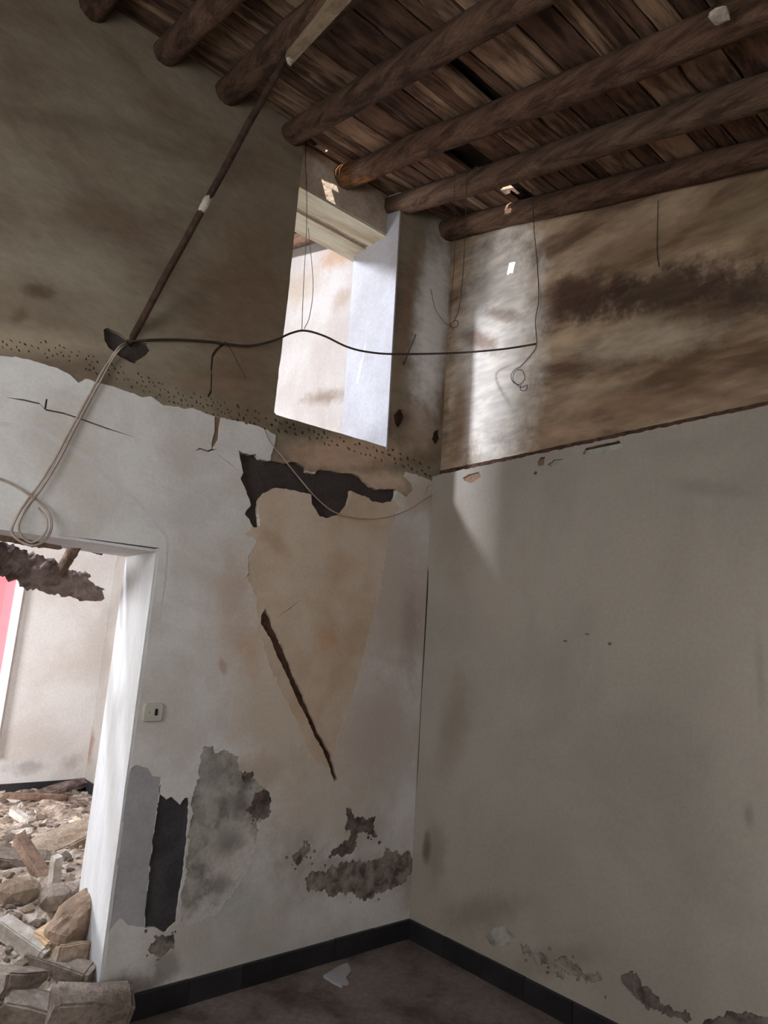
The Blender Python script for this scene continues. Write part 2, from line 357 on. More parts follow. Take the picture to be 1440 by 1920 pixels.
def rag(poly, step=0.014, amp=0.004, seed=0, closed=True):
    """Break straight edges of an outline into a ragged torn edge."""
    out = []; n = len(poly)
    for i in range(n if closed else n-1):
        a = np.array(poly[i]); b_ = np.array(poly[(i+1) % n]); L = np.linalg.norm(b_-a)
        if L < 1e-9: continue
        k = max(1, int(L/step)); nrm = np.array([-(b_-a)[1], (b_-a)[0]])/L
        for j in range(k):
            p = a+(b_-a)*j/k
            w = mnoise.noise((p[0]*26+seed*7.1, p[1]*26, seed))*0.7+mnoise.noise((p[0]*70, p[1]*70+seed*3.3, seed))*0.5+mnoise.noise((p[0]*170, p[1]*170+seed*3.3, seed))*0.3
            if j == 0: w *= 0.4
            out.append(tuple(p+nrm*w*amp*2))
    if not closed: out.append(tuple(poly[-1]))
    return out
def inside(poly, P):
    poly = np.array(poly); x, y = P[:, 0], P[:, 1]; r = np.zeros(len(P), bool)
    x1, y1 = poly[:, 0], poly[:, 1]; x2, y2 = np.roll(x1, -1), np.roll(y1, -1)
    for a, b_, c, d in zip(x1, y1, x2, y2):
        if b_ == d: continue
        r ^= ((b_ > y) != (d > y)) & (x < (c-a)*(y-b_)/(d-b_)+a)
    return r

def relief(base_name, base_mat, outer, regions, place, flip, base_depth=0.0, edge=0.05, kind='structure'):
    """A wall face cut into its real layers: each region is a mesh of its own at its own depth,
    with the torn edge between two layers built as geometry.  regions: (name, [polys], depth, mat, extra)."""
    V, E = [], []
    def addpoly(p):
        n = len(V)
        V.extend(Vector(q) for q in p)
        E.extend((n+i, n+(i+1) % len(p)) for i in range(len(p)))
    addpoly(outer)
    for r in regions:
        for p in r[1]: addpoly(p)
    vo, eo, fo, *_ = delaunay_2d_cdt(V, E, [], 0, 1e-5)
    P = np.array([(v[0], v[1]) for v in vo]); T = np.array(fo)
    cen = P[T].mean(axis=1)
    rid = np.where(inside(outer, cen), 0, -1)
    for k, r in enumerate(regions, 1):
        for p in r[1]:
            msk = inside(p, cen) & (rid != -1)
            rid[msk] = -1 if r[3] is None else k
    depth = {0: base_depth, -1: edge}
    for k, r in enumerate(regions, 1): depth[k] = r[2]
    edges = {}
    for ti, t in enumerate(T):
        for a, b_ in ((t[0], t[1]), (t[1], t[2]), (t[2], t[0])):
            edges.setdefault((min(a, b_), max(a, b_)), []).append((ti, a, b_))
    mv = {}; mf = {}
    def vert(k, i, d):
        key = (i, round(d, 5)); dct, lst = mv.setdefault(k, ({}, []))
        if key not in dct:
            dct[key] = len(lst); lst.append(place(P[i][0], P[i][1], d))
        return dct[key]
    for ti, t in enumerate(T):
        k = int(rid[ti])
        if k < 0: continue
        f = [vert(k, int(i), depth[k]) for i in t]
        mf.setdefault(k, []).append(tuple(f[::-1] if flip else f))
    for (a, b_), lst in edges.items():
        if len(lst) != 2: continue
        k0, k1 = int(rid[lst[0][0]]), int(rid[lst[1][0]])
        if k0 == k1 or abs(depth[k0]-depth[k1]) < 1e-6: continue
        own, oth, a_, c_ = (k0, k1, lst[0][1], lst[0][2]) if depth[k0] < depth[k1] else (k1, k0, lst[1][1], lst[1][2])
        if own < 0: own, oth = oth, own
        if own < 0: continue
        q = [vert(own, int(c_), depth[own]), vert(own, int(a_), depth[own]), vert(own, int(a_), depth[oth]), vert(own, int(c_), depth[oth])]
        mf.setdefault(own, []).append(tuple(q[::-1] if flip else q))
    root = mesh_obj(base_name, mv[0][1], mf[0], base_mat, kind=kind)
    for k, r in enumerate(regions, 1):
        if k in mf:
            o = mesh_obj(r[0], mv[k][1], mf[k], r[3], root)
            if len(r) > 4 and r[4]:
                for kk, vv in r[4].items(): o[kk] = vv
    return root

rnd = random.Random(7)
# ------------------------------------------------------------------ left wall
ROOF0, SL = 4.58, 0.28                                # underside of the boards: z = ROOF0 + SL*y
XL, YN = -4.3, -4.7                                   # extent of this room
DOOR = (-2.66, -1.738, 1.985)
def roof_z(y): return ROOF0+SL*y

bound = [(0, 667), (50, 673), (100, 688), (133, 703), (147, 718), (160, 710), (180, 717), (213, 725), (233, 732), (267, 745), (283, 743),
         (307, 760), (333, 762), (347, 767), (360, 765), (400, 780), (440, 788), (480, 798), (496, 803), (517, 816), (514, 838), (506, 864),
         (560, 880), (640, 895), (700, 920), (744, 920), (762, 932), (775, 918), (771, 905), (757, 893), (761, 885), (790, 893), (812, 903), (830, 906)]
bl = uvL(bound)
upper_poly = rag([(XL-0.2, 2.60), (-3.2, 2.62)]+bl, 0.014, 0.004, 3, False)
upper_poly = [p for p in upper_poly if p[0] < 0.079]
upper_poly = upper_poly+[(0.09, bl[-1][1]), (0.09, 5.0), (XL-0.2, 5.0)]
cement = [(447, 844), (470, 853), (479, 851), (488, 861), (506, 864), (520, 866), (540, 868), (555, 866), (568, 872), (575, 876), (575, 885), (590, 889), (597, 881), (620, 882),
          (645, 887), (663, 887), (676, 893), (684, 902), (696, 913), (707, 917), (725, 917), (744, 917), (743, 929), (739, 939), (719, 943), (698, 940), (692, 933), (672, 926), (659, 920),
          (658, 931), (651, 950), (641, 962), (630, 967), (615, 971), (600, 968), (595, 960), (586, 946), (584, 928), (560, 922), (537, 916), (514, 915), (499, 923), (488, 935),
          (484, 951), (487, 988), (477, 989), (459, 964), (470, 948), (465, 931), (458, 912), (451, 897), (456, 886), (452, 868)]
tanp = [(477, 985), (487, 985), (482, 951), (486, 933), (499, 920), (514, 912), (540, 912), (600, 925), (660, 915), (672, 922), (692, 930), (711, 936), (739, 936), (747, 950), (736, 985), (728, 1010),
        (722, 1050), (712, 1105), (700, 1160), (686, 1215), (675, 1260), (665, 1300), (652, 1335), (640, 1365), (630, 1400), (622, 1440), (598, 1430), (575, 1400), (556, 1350), (530, 1300), (512, 1262), (500, 1230),
        (490, 1200), (484, 1180), (488, 1160), (472, 1100), (464, 1080), (470, 1040), (480, 1018), (468, 1006), (460, 1000)]
groove = [(498, 1140), (511, 1164), (517, 1181), (531, 1210), (544, 1240), (552, 1266), (566, 1295), (581, 1330), (598, 1371), (610, 1394), (622, 1415), (635, 1460), (627, 1466), (616, 1432),
          (604, 1403), (590, 1380), (575, 1345), (563, 1324), (549, 1292), (537, 1263), (522, 1234), (508, 1199), (490, 1170), (490, 1155)]
darkp = [(302, 1464), (300, 1488), (312, 1499), (321, 1494), (338, 1509), (347, 1496), (353, 1496), (356, 1509), (354, 1544), (349, 1595), (344, 1647), (336, 1681), (331, 1729), (308, 1750), (290, 1738), (271, 1740),
         (275, 1681), (286, 1582), (295, 1518)]
darkp2 = [(303, 1752), (318, 1754), (329, 1762), (328, 1778), (299, 1798), (277, 1782), (281, 1767)]
skim = [(232, 1466), (239, 1447), (256, 1434), (277, 1440), (286, 1455), (302, 1457), (297, 1500), (286, 1582), (276, 1681), (271, 1738), (240, 1735), (226, 1722), (209, 1742), (200, 1760), (200, 1700)]
damp = [(379, 1402), (398, 1398), (404, 1412), (420, 1406), (448, 1417), (448, 1445), (467, 1453), (484, 1466), (501, 1488), (508, 1522), (482, 1544), (484, 1561), (467, 1621), (450, 1656), (407, 1712), (342, 1737),
        (338, 1703), (349, 1621), (355, 1552), (361, 1488), (372, 1453)]
damp_dk = [[(470, 1505), (478, 1490), (492, 1484), (505, 1486), (508, 1500), (507, 1530), (485, 1538), (472, 1534), (462, 1522)], [(454, 1455), (466, 1448), (476, 1453), (470, 1464), (458, 1468)]]
spots = [[(648, 1513), (660, 1518), (667, 1535), (678, 1531), (690, 1536), (704, 1531), (702, 1557), (706, 1574), (697, 1570), (690, 1560), (676, 1562), (668, 1578), (672, 1590), (656, 1604), (622, 1606), (624, 1591), (652, 1578), (656, 1561), (646, 1550), (652, 1531)]]
band = [[(572, 1643), (588, 1632), (605, 1634), (648, 1615), (686, 1615), (717, 1612), (723, 1587), (734, 1598), (741, 1590), (755, 1606), (764, 1595), (779, 1612), (777, 1630), (760, 1655), (734, 1668), (708, 1677), (686, 1692), (656, 1675), (622, 1681), (605, 1673), (575, 1664)],
        [(549, 1604), (565, 1590), (583, 1582), (575, 1608), (557, 1625)]]
bow = [(195, 617), (203, 613), (222, 622), (240, 634), (247, 640), (262, 638), (278, 643), (285, 653), (275, 665), (258, 675), (254, 682), (240, 675), (222, 665), (206, 653), (197, 638)]
chip = [(403, 780), (414, 783), (411, 800), (409, 825), (400, 838), (396, 846), (398, 825), (402, 810)]
arc_o = [(-60, 786), (0, 790), (67, 800), (117, 827), (167, 856), (213, 896), (247, 923), (279, 957), (299, 983), (316, 1004), (319, 1030), (317, 1071), (308, 1130), (302, 1165)]
arc_i = [(300, 1165), (304, 1128), (311, 1071), (313, 1032), (310, 1008), (293, 988), (273, 962), (243, 932), (208, 904), (163, 866), (113, 836), (64, 809), (0, 800), (-60, 797)]
def strip(pts, w):
    a = [(x-w*0.3, y-w) for x, y in pts]; b_ = [(x+w*0.3, y+w) for x, y in pts[::-1]]
    return [pts[0]]+a[1:-1]+[pts[-1]]+b_[1:-1]
cracks = [strip([(10, 745), (45, 750), (75, 757), (85, 768), (120, 775), (150, 785), (200, 803), (256, 821)], 1.6),
          [(83, 766), (86, 748), (90, 748), (87, 767)],
          [(404, 655), (414, 646), (425, 639), (427, 642), (410, 657), (402, 668), (400, 690), (398, 700), (396, 690), (398, 665)],
          [(397, 700), (400, 700), (399, 735), (393, 745), (390, 742), (396, 730)],
          strip([(365, 846), (375, 841), (390, 846), (398, 843), (408, 842)], 1.3),
          strip([(400, 845), (430, 868), (452, 888)], 1.0),
          strip([(460, 1084), (467, 1076), (466, 1045), (473, 1032)], 1.4),
          strip([(517, 1160), (545, 1140), (565, 1124)], 0.7),
          strip([(795, 935), (801, 915), (809, 907)], 1.3), [(820, 904), (822, 904), (823, 932), (820, 930)]]
pillar_holes = [[(739, 778), (748, 768), (758, 768), (763, 778), (760, 787), (752, 796), (746, 801), (741, 792)], [(811, 822), (816, 808), (826, 806), (829, 820), (824, 830), (816, 833)]]
# picked (hacked) marks along the band where the old ceiling met the wall
pits = []
lowline = np.array([(0, 640), (100, 655), (200, 690), (300, 730), (400, 762), (500, 790), (600, 815), (727, 850), (815, 885)], float)
def pit(px, py, a, b_, ang):
    return [(px+math.cos(t)*a*math.cos(ang)-math.sin(t)*b_*math.sin(ang), py+math.cos(t)*a*math.sin(ang)+math.sin(t)*b_*math.cos(ang)) for t in (0, 1.05, 2.1, 3.14, 4.2, 5.2)]
placed = []
for i in range(900):
    px = rnd.uniform(5, 812); base = np.interp(px, lowline[:, 0], lowline[:, 1])
    dens = 0.35 if px < 240 else (0.8 if px < 500 else 1.0)
    if rnd.random() > dens: continue
    spread = 24 if px < 500 else 22
    py = base+rnd.uniform(-spread*0.6, spread*0.7)
    if 515 < px < 727 and py < 780+(px-515)*0.293+3: continue
    big = (px > 440)
    a, b_ = (rnd.uniform(2.4, 5.5), rnd.uniform(1.3, 2.4)) if big else (rnd.uniform(1.8, 4.2), rnd.uniform(1.0, 1.8))
    if any((px-q[0])**2+(py-q[1])**2 < (a+q[2]+1.5)**2 for q in placed): continue
    placed.append((px, py, a)); pits.append(pit(px, py, a, b_, rnd.uniform(0.5, 1.5)))
    if len(pits) > 260: break

open_px = [(574, 255), (560, 372), (541, 560), (529, 660), (519, 740), (515, 772), (519, 777), (560, 789), (640, 812), (700, 830), (726, 838), (731, 770), (738, 640), (746, 500), (751, 395)]
opening = uvL(open_px)
opening = rag(opening, 0.05, 0.0025, 5, False)+[(opening[-1][0], 5.0), (opening[0][0], 5.0)]
door_poly = [(DOOR[0], -0.1), (DOOR[0], DOOR[2]), (-2.3, DOOR[2]-0.006), (-2.0, DOOR[2]+0.004), (DOOR[1], DOOR[2]+0.008), (DOOR[1]+0.004, 1.4), (DOOR[1]-0.003, 0.7), (DOOR[1]+0.008, -0.1)]
outer = [(XL, 0.0), (0.08, 0.0), (0.08, roof_z(0)+0.04), (XL, roof_z(0)+0.04)]
R = lambda p, a=0.0035, s=0.012, sd=1: rag(uvL(p), s, a, sd)
def flecks(p, n, sd, spread=14, size=(1.5, 5.0)):
    """Small flakes fallen away around the edge of a patch (pixel outline in, outlines out)."""
    r = random.Random(sd); out = []
    for _ in range(n):
        i = r.randrange(len(p)); a, b_ = p[i], p[(i+1) % len(p)]; t = r.random()
        cx = a[0]+(b_[0]-a[0])*t+r.gauss(0, spread*0.6); cy = a[1]+(b_[1]-a[1])*t+r.gauss(0, spread*0.6)
        s_ = r.uniform(*size); k = r.uniform(0, 6)
        out.append([(cx+s_*r.uniform(0.6, 1.2)*math.cos(k+q), cy+s_*r.uniform(0.6, 1.2)*math.sin(k+q)) for q in (0, 1.0, 2.1, 3.1, 4.2, 5.3)])
    return out
regions = [
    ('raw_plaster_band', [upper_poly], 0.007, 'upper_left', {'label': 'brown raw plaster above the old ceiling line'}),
    ('tan_undercoat', [R(tanp, 0.012, 0.012, 2)], 0.0022, 'tan', None),
    ('bare_cement', [R(cement, 0.004, 0.012, 3)], 0.030, 'cement', {'label': 'dark bare cement where plaster has fallen'}),
    ('arch_line', [uvL([tuple(p[:2]) for p in catmull([(a, b_, 0) for a, b_ in arc_o], 5)]+[tuple(p[:2]) for p in catmull([(a, b_, 0) for a, b_ in arc_i], 5)])], 0.0012, 'arch', None),
    ('grey_skim_coat', [R(skim, 0.003, 0.014, 4)], 0.003, 'grey_skim', None),
    ('damp_plaster', [R(damp, 0.011, 0.008, 5)], 0.003, 'grey_damp', None),
    ('damp_spot', [R(p, 0.013, 0.007, 6) for p in damp_dk]+[uvL(q) for p in damp_dk for q in flecks(p, 8, 61, 10)], 0.005, 'dark_damp', None),
    ('dark_bare_patch', [R(darkp, 0.004, 0.012, 7)], 0.014, 'cement_dark', None),
    ('mould_patch', [R(darkp2, 0.010, 0.007, 8)]+[uvL(q) for q in flecks(darkp2, 9, 81, 12)], 0.008, 'green_damp', None),
    ('damp_blotch', [R(p, 0.015, 0.007, 9) for p in band]+[uvL(q) for p in band for q in flecks(p, 16, 91, 13)], 0.005, 'green_damp', None),
    ('flaked_patch', [R(p, 0.012, 0.007, 10) for p in spots]+[uvL(q) for p in spots for q in flecks(p, 18, 101, 10)], 0.007, 'dark_damp', None),
    ('chase_groove', [R(groove, 0.0035, 0.012, 11)], 0.030, 'groove', {'label': 'long diagonal groove cut into the plaster'}),
    ('plaster_chip', [R(chip, 0.002, 0.01, 12)], 0.006, 'brown_chip', None),
    ('crack', [uvL(c) for c in cracks], 0.014, 'crack', None),
    ('rod_socket', [R(bow, 0.003, 0.012, 13)], 0.034, 'cement', {'label': 'dark butterfly-shaped cement socket'}),
    ('beam_pocket', [R(p, 0.005, 0.01, 14) for p in pillar_holes], 0.034, 'pit', None),
    ('pick_marks', [uvL(p) for p in pits], 0.018, 'pit', {'kind': 'stuff'}),
    ('opening', [opening], 0.05, None, None),
    ('doorway', [door_poly], 0.05, None, None),
]
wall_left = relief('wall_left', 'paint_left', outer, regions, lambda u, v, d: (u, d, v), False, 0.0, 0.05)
TOP = 5.2
LT, UT = 0.385, 0.48                                   # wall thickness below and above the old ceiling
XO0, XO1, ZO = opening[0][0], -0.40, 2.795
body = [box_vf(XL, DOOR[0], 0.04, LT, -0.15, 2.72), box_vf(DOOR[0], DOOR[1], 0.04, LT, DOOR[2], 2.72), box_vf(DOOR[1], 0.3, 0.04, LT, -0.15, 2.72)]
mesh_obj('wall_core', *join_vf(body), 'reveal', wall_left)
TW = roof_z(0)+0.05
v = [(XL, 0.04, 2.70), (-1.20, 0.04, 2.70), (-1.55, UT, 2.70), (XL, UT, 2.70), (XL, 0.04, TW), (-1.20, 0.04, TW), (-1.55, UT, TW+0.13), (XL, UT, TW+0.13)]
up = (v, box_vf(0, 1, 0, 1, 0, 1)[1])
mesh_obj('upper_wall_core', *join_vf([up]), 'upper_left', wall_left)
mesh_obj('opening_sill', *join_vf([box_vf(-1.55, -0.40, 0.04, UT, 2.70, 2.80)]), 'reveal', wall_left)
v = [(-0.40, 0.045, 2.70), (0.3, 0.045, 2.70), (0.3, UT, 2.70), (-0.40, UT, 2.70), (-0.412, 0.045, TW), (0.3, 0.045, TW), (0.3, UT, TW+0.13), (-0.412, UT, TW+0.13)]
mesh_obj('pillar_core', v, box_vf(0, 1, 0, 1, 0, 1)[1], 'reveal', wall_left)
v = [(-0.401, 0.002, 2.795), (-0.392, 0.002, 2.795), (-0.392, UT+0.002, 2.795), (-0.401, UT+0.002, 2.795), (-0.421, 0.002, TW), (-0.41, 0.002, TW), (-0.41, UT+0.002, TW+0.13), (-0.421, UT+0.002, TW+0.13)]
mesh_obj('opening_reveal', v, box_vf(0, 1, 0, 1, 0, 1)[1], 'reveal', wall_left)
v = [(-1.6, 0.13, 4.33), (-0.38, 0.13, 4.33), (-0.38, UT+0.05, 4.33), (-1.6, UT+0.05, 4.33), (-1.6, 0.13, roof_z(0.13)-0.002), (-0.38, 0.13, roof_z(0.13)-0.002), (-0.38, UT+0.05, roof_z(UT+0.05)-0.002), (-1.6, UT+0.05, roof_z(UT+0.05)-0.002)]
mesh_obj('lintel_fill', v, box_vf(0, 1, 0, 1, 0, 1)[1], 'fill', wall_left)
# white jamb lining of the doorway, right side and head
def slab_wobble(x, y0, y1, z0, z1, t, n=24, seed=0):
    V, Fc = [], []
    for i in range(n+1):
        z = z0+(z1-z0)*i/n
        w0 = 0.004*mnoise.noise((z*5, seed, 0)); w1 = 0.005*mnoise.noise((z*6, seed, 4)); wx = 0.003*mnoise.noise((z*3, seed, 9))
        if z < 0.3: w1 += -0.10*(0.3-z)/0.3*0.6
        V += [(x-t+wx, y0+w0, z), (x-t+wx, y1+w1, z), (x+0.003, y1+w1, z), (x+0.003, y0+w0, z)]
    for i in range(n):
        for k in range(4):
            a, b_ = i*4+k, i*4+(k+1) % 4
            Fc.append((a, b_, b_+4, a+4))
    Fc += [(0, 3, 2, 1), tuple(n*4+i for i in (0, 1, 2, 3))]
    return V, Fc
mesh_obj('door_jamb', *slab_wobble(DOOR[1], 0.003, LT+0.004, -0.15, DOOR[2]+0.004, 0.012, 30, 2), 'jamb', wall_left)
mesh_obj('door_jamb', *slab_wobble(DOOR[0]+0.012, 0.003, LT+0.004, -0.15, DOOR[2]+0.004, 0.012, 30, 5), 'jamb', wall_left)
mesh_obj('door_head', *box_vf(DOOR[0], DOOR[1]-0.012, 0.003, LT+0.004, DOOR[2]-0.012, DOOR[2]), 'jamb', wall_left)

# ------------------------------------------------------------------ right wall: lower face proud, upper face set back
LEDGE = 2.715
chips = [[(1027, 871), (1039, 861), (1055, 861), (1048, 870), (1033, 875)], [(1093, 852), (1098, 840), (1161, 826), (1167, 838), (1133, 850), (1112, 851)]]
chips_b = [[(868, 896), (880, 889), (897, 885), (902, 893), (884, 906), (872, 902)], [(1008, 866), (1013, 858), (1022, 856), (1020, 872), (1010, 874)]]
low1 = [[(911, 1757), (925, 1738), (949, 1738), (968, 1760), (949, 1774), (925, 1774)]]
low2 = [[(977, 1769), (996, 1783), (1024, 1788), (1040, 1802), (1057, 1793), (1086, 1812), (1100, 1826), (1126, 1826), (1128, 1835), (1109, 1844), (1081, 1831), (1062, 1821), (1034, 1806), (1010, 1809), (991, 1790), (980, 1788)],
        [(1036, 1821), (1056, 1822), (1069, 1838), (1043, 1833)], [(1128, 1862), (1138, 1868), (1134, 1873)]]
low3 = [[(1166, 1831), (1180, 1820), (1199, 1828), (1204, 1849), (1218, 1854), (1242, 1882), (1261, 1892), (1294, 1901), (1291, 1913), (1261, 1908), (1232, 1892), (1209, 1894), (1190, 1868), (1182, 1860), (1171, 1849)],
        [(1312, 1918), (1341, 1908), (1379, 1897), (1440, 1906), (1500, 1925), (1500, 1945), (1400, 1940), (1330, 1930)]]
zc0, zc1 = onR(812, 1064)[2], onR(797, 1475)[2]
RR = lambda p, a=0.006, s=0.01, sd=1: rag(uvR(p), s, a, sd)
outer_r = [(0.0, 0.0), (0.0, LEDGE)]
outer_r = outer_r+rag([(0.0, LEDGE), (YN, LEDGE)], 0.02, 0.004, 8, False)[1:]+[(YN, 0.0)]
corner_crack = [(-0.001, zc1-0.15), (-0.005, zc1), (-0.009, zc1+0.1), (-0.008, (zc0+zc1)/2-0.1), (-0.013, (zc0+zc1)/2+0.1), (-0.017, zc0-0.15), (-0.012, zc0-0.03), (-0.002, zc0+0.02)]
regions_r = [
    ('plaster_chip', [RR(p, 0.002) for p in chips], 0.016, 'grey_damp', None),
    ('plaster_chip', [RR(p, 0.002) for p in chips_b], 0.008, 'brown_chip', None),
    ('flaked_patch', [RR(p) for p in low1], 0.004, 'grey_damp', None),
    ('damp_blotch', [RR(p, 0.012, 0.007, 3) for p in low2]+[uvR(q) for p in low2[:1] for q in flecks(p, 22, 31, 12)], 0.006, 'green_damp', None),
    ('dark_damp_patch', [RR(p, 0.010, 0.007, 4) for p in low3]+[uvR(q) for p in low3 for q in flecks(p, 10, 41, 10)], 0.008, 'dark_damp', None),
    ('corner_crack', [corner_crack], 0.002, 'crack', None),
]
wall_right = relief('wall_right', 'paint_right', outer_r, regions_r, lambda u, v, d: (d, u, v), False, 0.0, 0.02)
XU = 0.08
seam = rag([(YN, LEDGE-0.05), (0.01, LEDGE-0.05), (0.01, LEDGE+0.056), (-0.6, LEDGE+0.050), (-1.2, LEDGE+0.048), (YN, LEDGE+0.042)], 0.03, 0.003, 4)
up_r = [(YN, LEDGE-0.05), (0.05, LEDGE-0.05), (0.05, roof_z(0)+0.04), (YN, roof_z(YN)+0.04)]
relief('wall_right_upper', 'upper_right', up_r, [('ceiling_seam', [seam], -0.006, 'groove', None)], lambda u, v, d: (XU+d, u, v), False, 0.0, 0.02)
v, f = box_vf(0.03, 0.35, YN, 0.0, -0.15, LEDGE)
mesh_obj('wall_core', *join_vf([(v, f), box_vf(XU+0.03, 0.35, YN, 0.3, LEDGE-0.05, roof_z(0)+0.4)]), 'brown_chip', wall_right)
mesh_obj('ledge', *box_vf(0.004, XU+0.02, YN, 0.0, LEDGE-0.03, LEDGE-0.002), 'groove', wall_right)

# ------------------------------------------------------------------ the walls behind the camera, with windows added to light the left wall
W0, W1, WZ0, WZ1 = -4.1, -2.8, 1.3, 2.7
parts = [box_vf(XL-0.3, W0, YN-0.3, YN, 0, 5), box_vf(W1, 0.35, YN-0.3, YN, 0, 5), box_vf(W0, W1, YN-0.3, YN, 0, WZ0), box_vf(W0, W1, YN-0.3, YN, WZ1, 5)]
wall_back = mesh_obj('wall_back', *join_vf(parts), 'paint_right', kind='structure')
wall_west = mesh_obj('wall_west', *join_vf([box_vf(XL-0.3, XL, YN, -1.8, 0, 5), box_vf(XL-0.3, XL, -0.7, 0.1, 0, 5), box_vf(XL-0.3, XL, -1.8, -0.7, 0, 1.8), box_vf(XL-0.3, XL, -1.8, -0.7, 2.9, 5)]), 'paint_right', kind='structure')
fr = [box_vf(W0, W0+0.06, YN-0.12, YN-0.07, WZ0, WZ1), box_vf(W1-0.06, W1, YN-0.12, YN-0.07, WZ0, WZ1), box_vf(W0+0.06, W1-0.06, YN-0.12, YN-0.07, WZ0, WZ0+0.06),
      box_vf(W0+0.06, W1-0.06, YN-0.12, YN-0.07, WZ1-0.06, WZ1)]
mesh_obj('added_back_window', *join_vf(fr), 'frame', kind='structure')  # frame of the unseen window added behind the camera

# ------------------------------------------------------------------ floor and baseboards
def floor_grid():
    V, Fc = [], []; nx, ny = 60, 60
    for i in range(nx+1):
        for j in range(ny+1):
            x = XL+(0.02-XL)*i/nx; y = YN+(0.05-YN)*j/ny
            V.append((x, y, 0.004*mnoise.noise((x*2.3, y*2.3, 1))-0.002))
    for i in range(nx):
        for j in range(ny):
            a = i*(ny+1)+j; Fc.append((a, a+ny+1, a+ny+2, a+1))
    return V, Fc
floor = mesh_obj('floor', *floor_grid(), 'floor', kind='structure')
# pale dried splash of plaster on the floor
def fl(px, py, z=0.0): return hit(px, py, 2, z)
sp = rag([tuple(fl(a, b_)[:2]) for a, b_ in ((606, 1832), (634, 1814), (652, 1808), (658, 1822), (648, 1836), (654, 1846), (640, 1852), (622, 1843))], 0.02, 0.004, 2)
n = len(sp)
mesh_obj('plaster_splash', [(x, y, 0.008) for x, y in sp]+[(x, y, -0.004) for x, y in sp], [tuple(range(n))[::-1]]+[(i, (i+1) % n, n+(i+1) % n, n+i) for i in range(n)], 'grey_skim', floor)

def baseboard(name, along, a0, a1, step=0.33):
    root = None; p = a0; k = 0
    tiles = []
    while p > a1+0.02:
        q = max(a1, p-step); g = 0.0015; h = 0.098+0.002*rnd.random(); t = 0.016+0.002*rnd.random(); c = 0.004
        if along == 'x': lo, hi = q+g, p-g
        else: lo, hi = q+g, p-g
        prof = [(0, -0.01), (t, -0.01), (t, h-c), (t-c, h), (0, h)]
        V = []
        for s in (lo, hi):
            for d, z in prof: V.append((s, -d, z) if along == 'x' else (-d, s, z))
        m_ = len(prof); Fc = [(i, (i+1) % m_, m_+(i+1) % m_, m_+i) for i in range(m_)]+[tuple(range(m_))[::-1], tuple(range(m_, 2*m_))]
        tiles.append((V, Fc)); p = q
    if along == 'x': v, f = box_vf(a1, a0, -0.006, 0.0, 0.0, 0.09)
    else: v, f = box_vf(-0.006, 0.0, a1, a0, 0.0, 0.09)
    root = mesh_obj(name, v, f, 'crack', kind='structure')
    for V, Fc in tiles: mesh_obj('baseboard_tile', V, Fc, 'base_tile', root)
    return root
baseboard('baseboard_left', 'x', 0.0, -1.66, 0.27)
baseboard('baseboard_right', 'y', -0.018, -2.8, 0.27)

# ------------------------------------------------------------------ roof: cover with holes, boards, log rafters
HOLE2 = np.array([-0.125, -0.637]); HOLE1 = np.array([-1.0, 0.055])
FARHOLE = (-3.62, -2.98, 1.15, 1.75)
def rect(cx, cy, a, b_): return [(cx-a, cy-b_), (cx+a, cy-b_*0.8), (cx+a*0.8, cy+b_), (cx-a*0.9, cy+b_*0.9)]
cov_out = [(XL-0.3, YN-0.3), (0.4, YN-0.3), (0.4, 2.6), (XL-0.3, 2.6)]
cov_holes = [rag(rect(HOLE2[0]+0.035, HOLE2[1]+0.04, 0.095, 0.075), 0.02, 0.008, 1), rag(rect(HOLE1[0]+0.02, HOLE1[1]+0.05, 0.12, 0.09), 0.02, 0.006, 2),
             rag([(FARHOLE[0], FARHOLE[2]), (FARHOLE[1], FARHOLE[2]), (FARHOLE[1], FARHOLE[3]), (FARHOLE[0], FARHOLE[3])], 0.06, 0.03, 3)]
ceiling = relief('ceiling', 'cover', cov_out, [('gap', cov_holes, 0.0, None, None)], lambda u, v, d: (u, v, roof_z(v)+0.055+d), True, 0.0, 0.05)
mesh_obj('far_roof_slope', [(XL-0.3, 2.6, roof_z(2.6)+0.055), (0.4, 2.6, roof_z(2.6)+0.055), (0.4, 5.5, roof_z(2.6)-0.8), (XL-0.3, 5.5, roof_z(2.6)-0.8)], [(0, 1, 2, 3)], 'cover', ceiling)

RX = [0.015, -0.395, -0.80, -1.27, -1.69, -2.04, -2.40, -2.82, -3.25, -3.7]     # rafter lines
def plank_mesh(i):
    r = random.Random(50+i); V, Fc = [], []; n = 6
    for k in range(n+1):
        x = -0.5+k/n
        w0 = -0.5+r.uniform(0, 0.05); w1 = 0.5-r.uniform(0, 0.05); zz = r.uniform(-0.06, 0.06)
        if k in (0, n): x += r.uniform(-0.004, 0.004)
        V += [(x, w0, zz), (x, w1, zz+r.uniform(-0.05, 0.05)), (x, w1, 1), (x, w0, 1)]
    for k in range(n):
        for q in range(4):
            a, b_ = k*4+q, k*4+(q+1) % 4
            Fc.append((a, a+4, b_+4, b_))
    Fc += [(0, 1, 2, 3), tuple(n*4+i_ for i_ in (3, 2, 1, 0))]
    me = bpy.data.meshes.new('plank'); me.from_pydata(V, [], Fc); me.update(); return me
PM = {}
for mt in ('plank', 'plank_pale'):
    PM[mt] = []
    for i in range(6):
        me = plank_mesh(i); me.materials.append(M[mt]); PM[mt].append(me)
ang = math.atan(SL)
